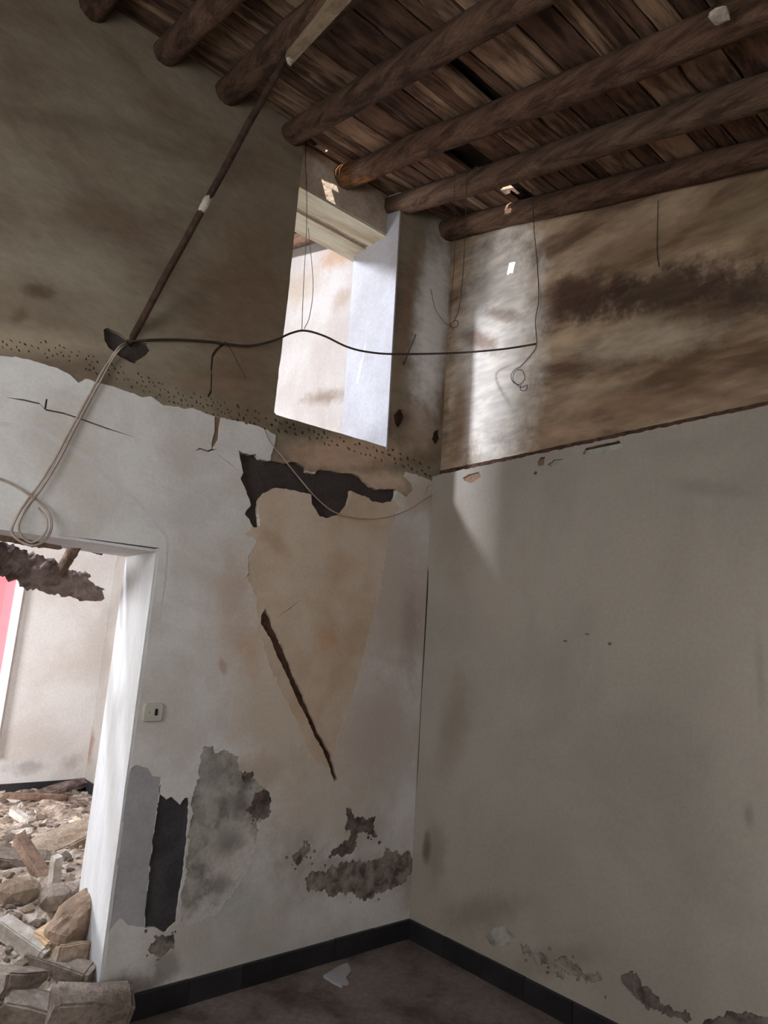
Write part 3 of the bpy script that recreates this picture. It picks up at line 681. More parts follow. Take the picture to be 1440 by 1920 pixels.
def plank(x0, x1, y0, y1, mt=None):
    mt = mt or ('plank_pale' if rnd.random() < 0.3 else 'plank')
    o = bpy.data.objects.new('plank', rnd.choice(PM[mt])); col.objects.link(o); o.parent = ceiling
    yc = (y0+y1)/2
    o.location = ((x0+x1)/2, yc, roof_z(yc)+rnd.uniform(-0.004, 0.006))
    o.rotation_euler = (ang+rnd.uniform(-0.012, 0.012), rnd.uniform(-0.008, 0.008), rnd.uniform(-0.012, 0.012))
    o.scale = (x1-x0, (y1-y0)/math.cos(ang)-0.003, 0.022)
    return o
for bay in range(7):
    xr, xl = RX[bay]+(0.06 if bay == 0 else 0), RX[bay+1]
    y = 0.20
    while y > -2.95:
        w = rnd.choice((0.075, 0.1, 0.12, 0.15, 0.18, 0.2)); y0 = y-w
        if bay == 0 and y0 < HOLE2[1] < y:
            y0 = HOLE2[1]-0.022
            plank(xl, HOLE2[0]-0.04, y0, HOLE2[1]+0.022, 'plank'); plank(HOLE2[0]+0.035, xr, y0, HOLE2[1]+0.022, 'plank')
            if y-HOLE2[1] > 0.06: plank(xl, xr, HOLE2[1]+0.022, y, 'plank')
        elif bay == 0 and abs(y-0.022-HOLE2[1]) < 0.12 and y < HOLE2[1]:
            if rnd.random() < 0.5: plank(xl, xl+0.16, y0, y, 'plank')
        elif bay == 2 and y == 0.20:
            y0 = 0.0
            plank(xl, xr, 0.0, 0.056, 'plank_pale'); plank(xl, HOLE1[0]-0.06, 0.056, 0.092, 'plank'); plank(HOLE1[0]+0.02, xr, 0.056, 0.092, 'plank_pale'); plank(xl, xr, 0.092, y, 'plank')
        elif bay == 2 and y > -0.35: plank(xl, xr, y0, y, 'plank_pale' if rnd.random() < 0.75 else 'plank')
        elif rnd.random() < 0.05 and bay > 0: pass
        else: plank(xl, xr, y0, y)
        y = y0
for bay in range(4):                                   # boards over the far room that show through the high opening
    xr, xl = RX[bay], RX[bay+1]; y = 0.55
    while y < 2.5:
        w = rnd.choice((0.1, 0.13, 0.16, 0.2)); plank(xl, xr, y, y+w, 'plank'); y += w

def log(x, r, mat, label, y_start, y_end, bend=0.012, seed=0, seg=12, dz=0.0, xend=None, flat=None, name='rafter'):
    n = 44; V, Fc = [], []; zc = -r/math.cos(ang)
    loc = Vector((x, y_start, roof_z(y_start)+zc+dz))
    for i in range(n+1):
        t = i/n; y = y_start+(y_end-y_start)*t
        cx = x+((xend-x)*t if xend is not None else 0)+bend*mnoise.noise((y*0.8, seed, 0)); cz = roof_z(y)+zc+dz+bend*0.6*mnoise.noise((y*0.9, seed, 7))
        for k in range(seg):
            a = 2*math.pi*k/seg
            rr = r*(1+0.10*mnoise.noise((math.cos(a)*1.3, math.sin(a)*1.3+seed*9, y*2.2))+0.06*mnoise.noise((math.cos(a)*4, math.sin(a)*4, y*9+seed)))
            dx, dzv = math.cos(a)*rr, math.sin(a)*rr
            if flat: dx = max(-flat*r, min(flat*r, dx)); dzv = max(-flat*r, min(flat*r, dzv))
            V.append(Vector((cx+dx, y, cz+dzv))-loc)
    for i in range(n):
        for k in range(seg):
            a, b_ = i*seg+k, i*seg+(k+1) % seg
            Fc.append((a, b_, b_+seg, a+seg) if y_end > y_start else (a, a+seg, b_+seg, b_))
    Fc += [tuple(range(seg)), tuple(range(n*seg, (n+1)*seg))[::-1]]
    return mesh_obj(name, V, Fc, mat, loc=loc, smooth=True, label=label, cat='beam', group='log rafters of the roof')
YE = YN+0.05
log(RX[0], 0.072, 'log', 'log rafter lying along the top of the right wall', 0.10, YE, seed=1)
log(RX[1], 0.073, 'log_grey', 'squared greyish rafter resting on top of the corner pillar', 0.12, YE, seed=2, flat=0.86)
log(RX[2], 0.072, 'log', 'log rafter with a rotten orange end resting on the lintel wall', 0.22, YE, seed=3, bend=0.02, xend=-0.82)
log(RX[3], 0.070, 'log', 'dark log rafter ending beside the top of the high opening', 0.10, YE, seed=4, xend=-1.36)
log(RX[4], 0.070, 'log', 'log rafter that the iron rod runs up to', 0.10, YE, seed=5, xend=-1.85)
log(RX[5], 0.066, 'log', 'second log rafter from the top left corner of the photo', 0.10, YE, seed=6)
log(RX[6], 0.066, 'log', 'leftmost log rafter, cut off at the top left corner', 0.10, YE, seed=7)
log(-0.33, 0.06, 'log', 'rafter of the far room glimpsed through the high opening', 0.62, 2.55, seed=8, dz=0.0)
# rotten orange end of the third rafter
rot = [o for o in col.objects if o.name.startswith('rafter.002')][0]
V, Fc = tube_vf([(0, -0.04, 0), (0.0, -0.14, -0.035), (0.002, -0.24, -0.064), (0.004, -0.36, -0.098), (0.004, -0.44, -0.121)], lambda t: 0.0765*(1-0.12*t*t), 14)
V = [v+Vector((mnoise.noise(v*30), 0, mnoise.noise(v*34)))*0.007 for v in V]
mesh_obj('rotten_end', V, Fc, 'log_rot', rot, smooth=True, label='orange rotten wood at the rafter end')
# pale batten nailed along the fifth rafter
p0 = onroof(538, 112, 4.43); p1 = onroof(655, -20, 4.43); p2 = p1+(p1-p0)*2.5
d = Vector(p2-p0)
V = []
for s, p in ((0, Vector(p0)), (1, Vector(p2))):
    w = 0.022+0.012*s
    for a, b_ in ((-w, -0.02), (w, -0.02), (w, 0.03), (-w, 0.03)): V.append(p+Vector((a, 0, b_))-Vector(p0))
mesh_obj('batten', V, [(0, 1, 2, 3), (7, 6, 5, 4), (0, 4, 5, 1), (1, 5, 6, 2), (2, 6, 7, 3), (3, 7, 4, 0)], 'batten', loc=tuple(p0), label='pale squared batten fixed along the rafter above the rod', cat='batten')

# painted timber lintels over the high opening
for y0, y1, lb in ((0.135, 0.305, 'front painted timber lintel over the high wall opening'), (0.355, 0.54, 'rear painted timber lintel over the high wall opening')):
    V, Fc = [], []; n = 12
    for i in range(n+1):
        x = -1.58+(1.20)*i/n; w = 0.004*mnoise.noise((x*4, y0*9, 0))
        V += [(x, y0+w, 4.315+w*0.5), (x, y1+w, 4.315-w*0.5), (x, y1, 4.36), (x, y0, 4.36)]
    for i in range(n):
        for k in range(4):
            a, b_ = i*4+k, i*4+(k+1) % 4; Fc.append((a, a+4, b_+4, b_))
    Fc += [(0, 1, 2, 3), tuple(n*4+i for i in (3, 2, 1, 0))]
    mesh_obj('lintel_beam', V, Fc, 'lintel', label=lb, cat='lintel', group='lintels of the high opening')

# ------------------------------------------------------------------ the room beyond
FX, FY, FZ = -0.2, 5.15, -0.15
far_low = [[(150, 1392), (160, 1365), (170, 1360), (174, 1385), (168, 1420), (160, 1440), (152, 1425)]]
FU = lambda p: [(q[0], q[2]) for q in (onL(a, b_, FY) for a, b_ in p)]
fw = [(-4.6, FZ), (FX, FZ), (FX, 5.1), (-4.6, 5.1)]
win = (-2.35, onL(44, 1080, FY)[0], 0.25, onL(40, 1072, FY)[2])
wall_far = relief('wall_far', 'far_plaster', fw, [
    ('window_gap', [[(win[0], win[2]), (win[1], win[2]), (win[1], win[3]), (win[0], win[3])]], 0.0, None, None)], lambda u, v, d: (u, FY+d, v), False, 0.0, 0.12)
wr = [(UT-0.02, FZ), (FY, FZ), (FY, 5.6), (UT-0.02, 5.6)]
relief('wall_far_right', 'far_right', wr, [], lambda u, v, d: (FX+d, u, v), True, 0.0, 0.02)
mesh_obj('wall_far_left', *join_vf([box_vf(-4.75, -4.6, 0.3, 2.6, FZ, 6), box_vf(-4.75, -4.6, 3.8, FY+0.1, FZ, 6), box_vf(-4.75, -4.6, 2.6, 3.8, FZ, 0.9), box_vf(-4.75, -4.6, 2.6, 3.8, 2.3, 6)]), 'far_plaster', kind='structure')  # opening in this wall added for the side fill lamp
mesh_obj('floor_far', [(-4.6, 0.0, FZ), (0.1, 0.0, FZ), (0.1, FY+0.1, FZ), (-4.6, FY+0.1, FZ)], [(0, 1, 2, 3)], 'floor_far', kind='structure')
mesh_obj('baseboard_far', *join_vf([box_vf(win[1]+0.1, FX, FY-0.018, FY, FZ, FZ+0.11), box_vf(FX-0.018, FX, 1.0, FY-0.018, FZ, FZ+0.11)]), 'base_tile', kind='structure')
fw_ = 0.055
w2 = mesh_obj('window_2', *join_vf([box_vf(win[1]-fw_, win[1]+0.012, FY-0.06, FY+0.05, win[2], win[3]), box_vf(win[0], win[1]-fw_, FY-0.06, FY+0.05, win[3]-fw_, win[3]),
          box_vf(win[0], win[0]+fw_, FY-0.06, FY+0.05, win[2], win[3]-fw_), box_vf(win[0]+fw_, win[1]-fw_, FY-0.06, FY+0.05, win[2], win[2]+fw_)]), 'frame', kind='structure')
V, Fc = [], []
for i in range(13):
    x = win[0]+fw_+(win[1]-win[0]-2*fw_)*i/12
    for z in (win[2]+fw_, win[3]-fw_): V.append((x, FY+0.03+(0.012 if i % 2 else 0), z))
for i in range(12): Fc.append((2*i, 2*i+2, 2*i+3, 2*i+1))
mesh_obj('shutter', V, Fc, 'pink', w2, label='pink backlit shutter in the white frame')

# ------------------------------------------------------------------ rubble heap
def mound(x, y):
    pr = np.interp(y, (-0.62, -0.30, -0.05, 0.15, 0.45, 1.0, 2.0, 3.2, 4.6, 5.2), (-0.03, 0.03, 0.10, 0.22, 0.36, 0.33, 0.18, 0.06, -0.10, -0.13))
    if y < 0.02: pr *= max(0.0, min(1.0, (-1.62-x)/0.25)) ; pr -= 0.02*(x > -1.7)
    fade = min(1.0, max(0.0, (FX-0.05-x)/0.5)) if y > LT else 1.0
    h = FZ+(pr-FZ)*fade if y > LT else pr
    return h+0.035*mnoise.noise((x*3.1, y*3.1, 2))*(1 if y > -0.2 else 0.4)+0.026*mnoise.noise((x*11, y*11, 5))+0.016*mnoise.noise((x*27, y*27, 9))
def mound_mesh():
    V, Fc = [], []; idx = {}
    st = 0.035
    nx, ny = int((4.4)/st), int(5.8/st)
    for i in range(nx+1):
        for j in range(ny+1):
            x = -4.55+i*st; y = -0.62+j*st
            if y > FY-0.03 or x > FX-0.03: continue
            if y < LT+0.02 and not (DOOR[0]+0.02 < x < DOOR[1]-0.016 or (y < -0.02 and DOOR[0]-0.5 < x < -1.55)): continue
            idx[(i, j)] = len(V); V.append((x, y, mound(x, y)))
    for (i, j) in list(idx):
        q = [idx.get(k) for k in ((i, j), (i+1, j), (i+1, j+1), (i, j+1))]
        if None not in q: Fc.append(tuple(q))
    return V, Fc
mesh_obj('rubble_dust', *mound_mesh(), 'rubble', label='fine dust and crumbled plaster of the rubble heap in the doorway', cat='rubble', kind='stuff')

def on_mound(px, py):
    d = ray(px, py); t = 2.2
    while t < 12:
        p = EYE+d*t
        if p[2] < mound(p[0], p[1]): return Vector(p), t
        t += 0.015
    return None, None
def stone_vf(seed, sx, sy, sz, blocky=0.0, sub=2, rough=0.16):
    bm = bmesh.new(); bmesh.ops.create_icosphere(bm, subdivisions=sub, radius=1.0)
    o = Vector((seed*3.7, seed*1.9, seed*5.3))
    V = []
    for v in bm.verts:
        c = v.co.copy()
        if blocky:
            mx = max(abs(c.x), abs(c.y), abs(c.z)); c = c.lerp(c/mx, blocky)
        c *= 1+rough*mnoise.noise(c*1.3+o)+rough*0.5*mnoise.noise(c*3.1+o)
        V.append(Vector((c.x*sx, c.y*sy, c.z*sz)))
    Fc = [tuple(v.index for v in f.verts) for f in bm.faces]; bm.free()
    return V, Fc
def block_vf(seed, sx, sy, sz, wob=0.12, n=3):
    bm = bmesh.new(); bmesh.ops.create_cube(bm, size=2.0); bmesh.ops.bevel(bm, geom=bm.edges[:], offset=0.14, segments=2, affect='EDGES')
    bmesh.ops.triangulate(bm, faces=bm.faces[:]); bmesh.ops.subdivide_edges(bm, edges=[e for e in bm.edges if e.calc_length() > 0.9], cuts=1)
    bm.verts.index_update()
    V = [Vector((v.co.x*sx, v.co.y*sy, v.co.z*sz)) for v in bm.verts]
    o = Vector((seed*3.7, seed*1.9, 0)); mn = min(sx, sy, sz)
    V = [v+Vector((mnoise.noise(v/mn*0.7+o), mnoise.noise(v/mn*0.7+o*2), mnoise.noise(v/mn*0.7+o*3)))*mn*wob*2 for v in V]
    Fc = [tuple(v.index for v in f.verts) for f in bm.faces]; bm.free()
    return V, Fc
def put(name, vf, mat, px, py, rot, label, cat, sink=0.0, group=None, smooth=False):
    p, t = on_mound(px, py)
    o = mesh_obj(name, vf[0], vf[1], mat, loc=p+Vector((0, 0, sink)), label=label, cat=cat, group=group, smooth=smooth)
    o.rotation_euler = tuple(math.radians(a) for a in rot)
    return o
mk = Vector(onroof(1350, 30, 4.44))  # whitish spot on the rafter, built as a small lump
V, Fc = stone_vf(9, 0.035, 0.03, 0.012, 0.2, 2, 0.4)
mesh_obj('plaster_splash', [v+mk-rot.location for v in V], Fc, 'plaster_blob', rot, label='whitish mark on the rafter')
named = [
    # name, geometry, material, pixel, rotation (deg), label, category, lift
    ('stone_block', block_vf(1, 0.155, 0.08, 0.07, 0.11), 'stone_grey', 145, 1892, (6, 8, -12), 'big grey stone block at the front foot of the rubble heap', 'stone', 0.045),
    ('adobe_slab', stone_vf(4, 0.14, 0.07, 0.10, 0.5, 3, 0.2), 'adobe', 132, 1768, (10, -28, 30), 'large brown clay slab leaning against the foot of the door jamb', 'stone', 0.07),
    ('brick', block_vf(3, 0.10, 0.055, 0.04, 0.08), 'brick_pale', 104, 1777, (12, -10, 25), 'pale yellowish brick lying in front of the brown clay slab', 'brick', 0.05),
    ('brick', block_vf(6, 0.075, 0.05, 0.035, 0.1), 'stone_tan', 124, 1800, (-5, 10, 15), 'short broken brick just below the pale yellowish brick', 'brick', 0.035),
    ('stone_bar', block_vf(8, 0.13, 0.04, 0.035, 0.08), 'stone_white', 40, 1782, (0, 22, -50), 'long pale stone bar pointing down toward the grey block', 'stone', 0.04),
    ('slab', block_vf(9, 0.14, 0.05, 0.03, 0.12), 'stone_grey', 110, 1822, (5, 12, -40), 'flat grey slab between the broken brick and the big block', 'stone', 0.02),
    ('plaster_chunk', block_vf(12, 0.022, 0.022, 0.085, 0.1), 'stone_white', 98, 1668, (8, -6, 20), 'white plaster sliver standing upright in the rubble', 'plaster chunk', 0.07),
    ('plaster_chunk', block_vf(13, 0.11, 0.032, 0.025, 0.1), 'stone_white', 38, 1542, (0, 16, -62), 'bright sunlit white plaster strip high on the heap', 'plaster chunk', 0.04),
    ('plaster_slab', block_vf(15, 0.30, 0.14, 0.035, 0.2), 'stone_tan', 105, 1592, (4, -10, 24), 'wide tan plaster slab across the middle of the heap', 'plaster slab', 0.03),
    ('plaster_slab', block_vf(16, 0.17, 0.085, 0.03, 0.2), 'stone_grey', 30, 1622, (8, 8, -20), 'curved grey plaster slab left of the upright white sliver', 'plaster slab', 0.03),
    ('broken_beam', block_vf(18, 0.26, 0.035, 0.032, 0.25), 'wood_brown', 72, 1640, (0, 24, -75), 'brownish broken timber stub pointing at the viewer in the heap', 'timber', 0.03),
    ('board', block_vf(19, 0.32, 0.06, 0.014, 0.2), 'stone_white', 20, 1484, (0, -6, 14), 'pale board lying below the far black baseboard', 'board', 0.03),
    ('broken_board', block_vf(20, 0.34, 0.10, 0.03, 0.3), 'wood_dark', 112, 1488, (6, -8, 18), 'heap of dark broken boarding in the far corner', 'board', 0.05),
    ('broken_board', block_vf(21, 0.30, 0.06, 0.025, 0.3), 'wood_brown', 70, 1500, (0, 5, -12), 'brown broken board beside the dark boarding in the far corner', 'board', 0.03),
    ('stone', stone_vf(22, 0.11, 0.09, 0.07, 0.3), 'stone_tan', 30, 1690, (0, 0, 30), 'rounded tan stone left of the clay slab', 'stone', 0.03),
    ('stone', stone_vf(23, 0.09, 0.07, 0.06, 0.3), 'stone_grey', 100, 1692, (0, 0, 80), 'dark grey stone under the upright white sliver', 'stone', 0.02),
    ('stone', block_vf(24, 0.10, 0.06, 0.045, 0.2), 'stone_grey', 30, 1850, (0, 15, 20), 'dark grey stone at the left photo edge below the pale bar', 'stone', 0.02),
    ('stone', block_vf(25, 0.11, 0.07, 0.05, 0.22), 'stone_grey', 58, 1905, (0, 10, -30), 'grey stone left of the big front block', 'stone', 0.02),
]
for nm, vf, mt, px, py, rt, lb, ct, lift in named:
    o = put(nm, vf, mt, px, py, rt, lb, ct, lift)
    if nm == 'stone_block': o.location.y = min(o.location.y, -0.115)
kinds = {}
for mt in ('stone_grey', 'stone_tan', 'stone_white'):
    for i in range(5):
        vf = stone_vf(30+i, 1, rnd.uniform(0.6, 0.9), rnd.uniform(0.4, 0.75), rnd.choice((0.3, 0.6, 0.8)), 1, 0.25) if i < 3 else block_vf(40+i, 1, rnd.uniform(0.4, 0.7), rnd.uniform(0.2, 0.4), 0.25)
        me = bpy.data.meshes.new('rubble_stone'); me.from_pydata([tuple(v) for v in vf[0]], [], vf[1]); me.update(); me.materials.append(M[mt])
        kinds.setdefault(mt, []).append(me)
LBL = {'stone_grey': 'grey rubble stone', 'stone_tan': 'tan clay lump', 'stone_white': 'white plaster fragment'}
GRP = {'stone_grey': 'grey rubble stones in the heap', 'stone_tan': 'tan clay lumps in the heap', 'stone_white': 'white plaster fragments in the heap'}
NM = {'stone_grey': 'rubble_stone', 'stone_tan': 'clay_lump', 'stone_white': 'plaster_fragment'}
cnt = 0
while cnt < 270:
    py = rnd.uniform(1482, 1918); px = rnd.uniform(-10, 168 if py < 1690 else 195)
    p, t = on_mound(px, py)
    if p is None or p.y > 5.0 or p.x > FX-0.12: continue
    if p.y < LT+0.06 and p.x > DOOR[1]-0.07 and p.y > -0.05: continue
    mt = rnd.choices(('stone_grey', 'stone_tan', 'stone_white'), (5, 4, 3) if py < 1720 else (8, 2.5, 1))[0]
    s = (rnd.uniform(7, 15) if rnd.random() < 0.7 else rnd.uniform(15, 26))*t/F_PX*0.62
    o = bpy.data.objects.new(NM[mt], rnd.choice(kinds[mt])); col.objects.link(o)
    o.location = p+Vector((0, 0, s*0.12)); o.scale = (s, s, s)
    o.rotation_euler = (rnd.uniform(-0.5, 0.5), rnd.uniform(-0.5, 0.5), rnd.uniform(0, 6.28))
    zone = 'at the foot of the heap beside the big front block' if py > 1820 else 'between the pale bar and the leaning clay slab' if py > 1700 else 'around the upright white sliver' if py > 1600 else 'at the far end of the heap near the black baseboard'
    tag(o, ('small ' if s*F_PX/t < 8.4 else 'fist-sized ')+LBL[mt]+' '+zone, 'rubble', GRP[mt]); cnt += 1

# ------------------------------------------------------------------ broken ceiling timbers hanging behind the door head
def ragged_bar(name, a, b_, w, h, mat, label, seed, tear=0.6, n=26, cat='timber', seg=10):
    """A splintered timber from a to b: section w x h that frays towards the end b."""
    a, b_ = Vector(a), Vector(b_); t = (b_-a).normalized(); s = t.cross(Vector((0, 0, 1))).normalized(); u = s.cross(t)
    V, Fc = [], []
    for i in range(n+1):
        k = i/n; c = (b_-a)*k
        for q in range(seg):
            an = 2*math.pi*q/seg
            nn = mnoise.noise((math.cos(an)*1.6+seed, math.sin(an)*1.6, k*9))+0.8*mnoise.noise((math.cos(an)*3+seed, math.sin(an)*3, k*24))+0.6*mnoise.noise((math.cos(an)*5+seed, math.sin(an)*5, k*60))
            f = (1+tear*0.6*nn)*(1-max(0, k-0.72)*2.6*tear)
            f = max(0.12, f)
            V.append(c+s*math.cos(an)*w*f+u*math.sin(an)*h*f+t*0.03*mnoise.noise((q*1.7, seed, k*5))*(k > 0.8))
    for i in range(n):
        for q in range(seg):
            p, r = i*seg+q, i*seg+(q+1) % seg; Fc.append((p, r, r+seg, p+seg))
    Fc += [tuple(range(seg))[::-1], tuple(range(n*seg, (n+1)*seg))]
    return mesh_obj(name, V, Fc, mat, loc=a, label=label, cat=cat)
beam = ragged_bar('rotten_beam', onL(-190, 978, 0.30), onL(190, 1116, 0.55), 0.038, 0.074, 'wood_dark', 'splintered grey rotten beam hanging down behind the door head', 3, 0.75, 70, seg=16)
def splinter(p0, p1, y0, y1, w, h, seed):
    o = ragged_bar('splinter', onL(*p0, y0), onL(*p1, y1), w, h, 'wood_dark', None, seed, 0.9, 16, cat=None)
    o.location = o.location-beam.location; o.parent = beam
splinter((105, 1078), (150, 1122), 0.47, 0.52, 0.012, 0.024, 21)
splinter((130, 1080), (168, 1080), 0.50, 0.55, 0.014, 0.020, 22)
splinter((60, 1066), (98, 1094), 0.42, 0.46, 0.012, 0.018, 23)
splinter((150, 1100), (182, 1124), 0.52, 0.55, 0.010, 0.018, 25)
splinter((10, 1050), (62, 1082), 0.40, 0.42, 0.012, 0.020, 26)
ragged_bar('broken_board', onL(-60, 990, 0.16), onL(112, 1024, 0.30), 0.016, 0.026, 'wood_brown', 'brown broken board just under the door head above the rotten beam', 8, 0.5, 26)
ragged_bar('board_stub', onL(150, 1010, 0.30), onL(114, 1068, 0.46), 0.016, 0.050, 'wood_brown', 'short tan board stub joining the door head and the rotten beam', 12, 0.25, 14)
ragged_bar('beam_end', onL(193, 1033, 0.46), onL(162, 1024, 0.46), 0.024, 0.024, 'wood_dark', 'small dark square beam end under the door head', 15, 0.15, 8)

# ------------------------------------------------------------------ iron rod, cables and wires
def line(name, pts, r, mat, label, cat, n=8, group=None, parent=None, seg=6):
    P = catmull(pts, n) if len(pts) > 2 else [Vector(p) for p in pts]
    o0 = P[0].copy()
    V, Fc = tube_vf([p-o0 for p in P], r, seg)
    return mesh_obj(name, V, Fc, mat, loc=o0 if parent is None else (0, 0, 0), smooth=True, label=label, cat=cat, group=group, parent=parent)
ra = Vector(onL(240, 647, 0.03)); rb = Vector(onroof(543, 93, 4.46)); rd = rb-ra
rod = mesh_obj('iron_rod', *tube_vf([rd*(k/12)+Vector((mnoise.noise((k*0.5, 0, 0)), 0, mnoise.noise((k*0.5, 3, 0))))*0.004 for k in range(13)], 0.0165, 10), 'rust', loc=ra, smooth=True,
               label='long rusty iron rod slanting from the wall socket up to a rafter', cat='rod')
def along(py):
    k0, k1 = 0.0, 1.0
    for _ in range(40):
        k = (k0+k1)/2; q = np.array(ra+rd*k)-EYE; y_ = 960-F_PX*(q@CU)/(q@CF)
        if y_ > py: k0 = k
        else: k1 = k
    return rd*k0
V, Fc = tube_vf([along(398), along(388), along(378), along(366)], lambda t: 0.0155+0.0035*math.sin(t*3.1), 10)
V = [v+Vector((mnoise.noise(v*60), 0, mnoise.noise(v*60+Vector((3, 3, 3)))))*0.005 for v in V]
mesh_obj('plaster_splash', V, Fc, 'plaster_blob', rod, smooth=True, label='white plaster splash')
V, Fc = stone_vf(3, 0.02, 0.016, 0.04, 0.2, 2, 0.3)
mesh_obj('plaster_lump', [v+rd*0.985+Vector((0.012, -0.012, -0.015)) for v in V], Fc, 'plaster_blob', rod, label='white plaster lump at the upper end')

lp = lambda a, b_, off=0.012: onL(a, b_, -off)
rp = lambda a, b_, off=0.012, x=0.0: onR(a, b_, x-off)
dark = [onL(243, 640, 0.01), lp(290, 637), lp(340, 637), lp(400, 641), lp(424, 645, .02), lp(470, 648, .02), lp(515, 638, .03), onL(545, 625, -0.04), onL(572, 620, -0.05), onL(608, 630, -0.08), onL(650, 650, -0.12),
        onL(690, 660, -0.17), onL(745, 664, -0.24), onR(850, 662, -0.16), onR(930, 656, -0.04), rp(975, 650, 0.012, XU), rp(1004, 645, 0.004, XU)]
line('dark_cable', dark, 0.0058, 'cable_dark', 'dark cable strung from the left wall across the high opening to the right wall', 'cable')
flex1 = [onL(236, 642, 0.01), lp(222, 652, .03), lp(208, 672), lp(190, 700), lp(160, 755), lp(135, 800), lp(105, 856), lp(75, 905), lp(50, 940), lp(32, 968, .02), lp(22, 992, .03), lp(24, 1003, .04), lp(40, 1016, .05),
         lp(62, 1023, .05), lp(84, 1013, .05), lp(96, 992, .04), lp(94, 968, .03), lp(78, 945, .02), lp(50, 924, .014), lp(20, 906), lp(-30, 886), lp(-90, 860)]
line('pale_flex', flex1, 0.0052, 'cable_pale', 'pale flex running down from the socket and looping at the door head', 'cable')
flex2 = [onL(238, 645, 0.01), lp(225, 655, .034), lp(212, 672, .016), lp(194, 704, .016), lp(166, 756, .016), lp(142, 800, .016), lp(116, 852, .018), lp(88, 900, .02), lp(64, 934, .022), lp(46, 958, .03), lp(35, 985, .04), lp(40, 1004, .05),
         lp(58, 1017, .06), lp(78, 1007, .06), lp(88, 990, .05), lp(86, 970, .04), lp(72, 952, .03)]
line('pale_flex', flex2, 0.0042, 'cable_pale', 'second thinner pale flex twinned beside the long one on the white wall', 'cable')
sag = [lp(497, 806), lp(508, 830), lp(530, 858, .02), lp(560, 895, .03), lp(590, 930, .04), lp(620, 956, .04), lp(650, 968, .04), lp(690, 973, .04), lp(730, 969, .035), lp(765, 956, .03), lp(795, 938, .02), lp(815, 925, .006)]
line('sagging_wire', sag, 0.0036, 'cable_pale', 'thin pale wire sagging in an arc below the dark bare cement', 'wire')
line('wire_tail', [lp(424, 643, .02), lp(436, 660, .02), lp(446, 680, .02), lp(462, 710, .02)], 0.0018, 'wire', 'short thin wire tail dropping from the dark cable on the left wall', 'wire')
line('hanging_wire', [onL(575, 428, 0.30), onL(569, 540, 0.1), onL(566, 618, -0.04)], 0.0020, 'wire', 'left strand of thin wire holding the dark cable up in the opening', 'wire', group='wires in the high opening')
line('hanging_wire', [onL(578, 428, 0.32), onL(587, 530, 0.1), onL(581, 590, 0.0), onL(571, 616, -0.04)], 0.0020, 'wire', 'right strand of thin wire holding the dark cable up in the opening', 'wire', group='wires in the high opening')
line('hanging_wire', [onL(575, 262, 0.03), onL(573, 300, 0.06), onL(575, 360, 0.10), onL(575, 428, 0.15)], 0.002, 'wire', 'thin wire hanging past the lintels beside the opening edge', 'wire')
zB = 4.42
w1 = onroof(852, 322, 4.43); w2_ = onroof(876, 318, 4.43)
line('hanging_wire', [w1, onR(852, 480, -0.35), onR(846, 560, -0.3), onR(843, 618, -0.28)], 0.0020, 'wire', 'left of two thin wires hanging from the pillar rafter', 'wire', group='wires by the corner')
line('hanging_wire', [w2_, onR(870, 480, -0.3), onR(862, 570, -0.28), onR(852, 600, -0.28), onR(845, 607, -0.28), onR(849, 614, -0.28), onR(858, 611, -0.28), onR(858, 602, -0.28), onR(851, 601, -0.28)], 0.0020, 'wire', 'right of two thin wires by the corner, curled at its end', 'wire', group='wires by the corner')
line('wire_curl', [lp(808, 543), lp(816, 578), lp(832, 603, .02), lp(845, 612, .05), lp(852, 622, .05), lp(858, 636, .03), lp(868, 630, .01)], 0.0018, 'wire', 'thin curved wire on the pillar face below the curl', 'wire')
line('hanging_wire', [onR(998, 345, -0.07), onR(1001, 425, -0.07), rp(1007, 490, .01, XU), rp(1010, 560, .012, XU), rp(1004, 600, .012, XU), rp(1006, 646, .01, XU), rp(996, 665, .012, XU), rp(975, 688, .012, XU)], 0.0024, 'wire', 'thin dark wire hanging down the bright patch of the right wall', 'wire')
coil = [rp(975, 688, .014, XU), rp(964, 694, .016, XU), rp(958, 706, .02, XU), rp(964, 718, .02, XU), rp(976, 720, .02, XU), rp(984, 708, .02, XU), rp(978, 694, .02, XU), rp(966, 696, .022, XU), rp(962, 712, .022, XU), rp(976, 726, .02, XU), rp(988, 722, .02, XU), rp(986, 732, .02, XU), rp(976, 731, .018, XU), rp(977, 722, .016, XU)]
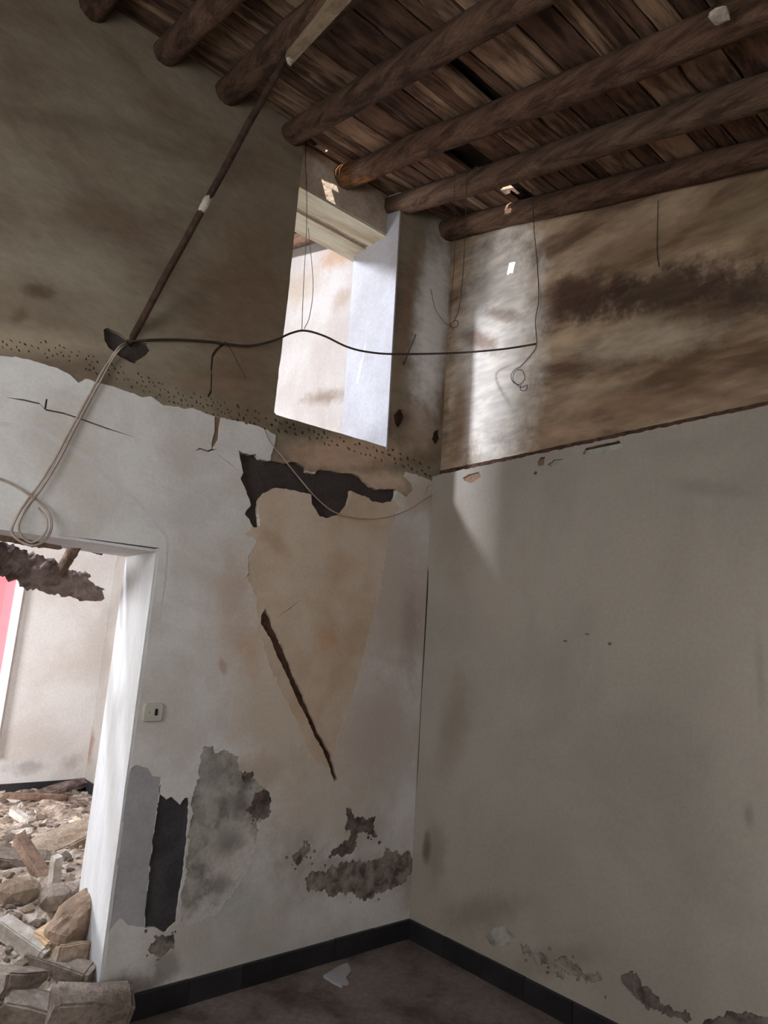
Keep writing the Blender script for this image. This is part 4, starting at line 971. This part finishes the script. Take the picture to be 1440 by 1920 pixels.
line('wire_coil', coil, 0.0020, 'wire', 'small coil of thin wire against the right wall under the cable end', 'wire')
line('hanging_wire', [rp(1234, 376, 0.02, XU), rp(1233, 420, .01, XU), rp(1232, 470, .008, XU), rp(1236, 500, .006, XU)], 0.0018, 'wire', 'faint wire hanging from the wall rafter at the right', 'wire')
hook = line('bent_nail', [onL(757, 681, 0.004), lp(760, 676, .03), lp(768, 655, .05), lp(775, 640, .06), lp(780, 627, .06)], 0.0030, 'wire', 'bent nail with a twist of wire stuck in the pillar', 'nail')
V, Fc = stone_vf(5, 0.009, 0.009, 0.009, 0.0, 1, 0.2)
mesh_obj('nail_head', V, Fc, 'wire', hook)

# ------------------------------------------------------------------ light switch by the door
c = onL(286, 1335); w, h = 0.046, 0.041
sw = bpy.data.objects.new('light_switch', None); col.objects.link(sw); sw.location = (c[0], 0, c[2])
tag(sw, 'ivory light switch with rounded corners on the wall beside the doorway', 'switch')
def rounded(w, h, r, d0, d1, c_=0.004):
    pts = []
    for cx, cz, a0 in ((w-r, h-r, 0), (-w+r, h-r, 90), (-w+r, -h+r, 180), (w-r, -h+r, 270)):
        for k in range(5):
            a = math.radians(a0+k*22.5); pts.append((cx+r*math.cos(a), cz+r*math.sin(a)))
    n = len(pts); V = []
    for s, d in ((1.0, d0), (1.0, d1+c_), (1-c_/w, d1)):
        V += [(x*s, d, z*s) for x, z in pts]
    Fc = []
    for l in range(2):
        for i in range(n): Fc.append((l*n+i, l*n+(i+1) % n, (l+1)*n+(i+1) % n, (l+1)*n+i))
    Fc.append(tuple(range(2*n, 3*n)))
    return V, Fc
mesh_obj('cover_plate', *rounded(w, h, 0.014, 0.004, -0.012), 'switch', sw)
rk = mesh_obj('rocker', *rounded(0.0062, 0.0145, 0.002, -0.008, -0.016, 0.002), 'switch_dark', sw)
rk.location = (0.012, 0, 0.001)
sc = mesh_obj('screw', *rounded(0.003, 0.003, 0.0028, -0.010, -0.0135, 0.001), 'grey_damp', sw); sc.location = (-0.019, 0, 0.0)
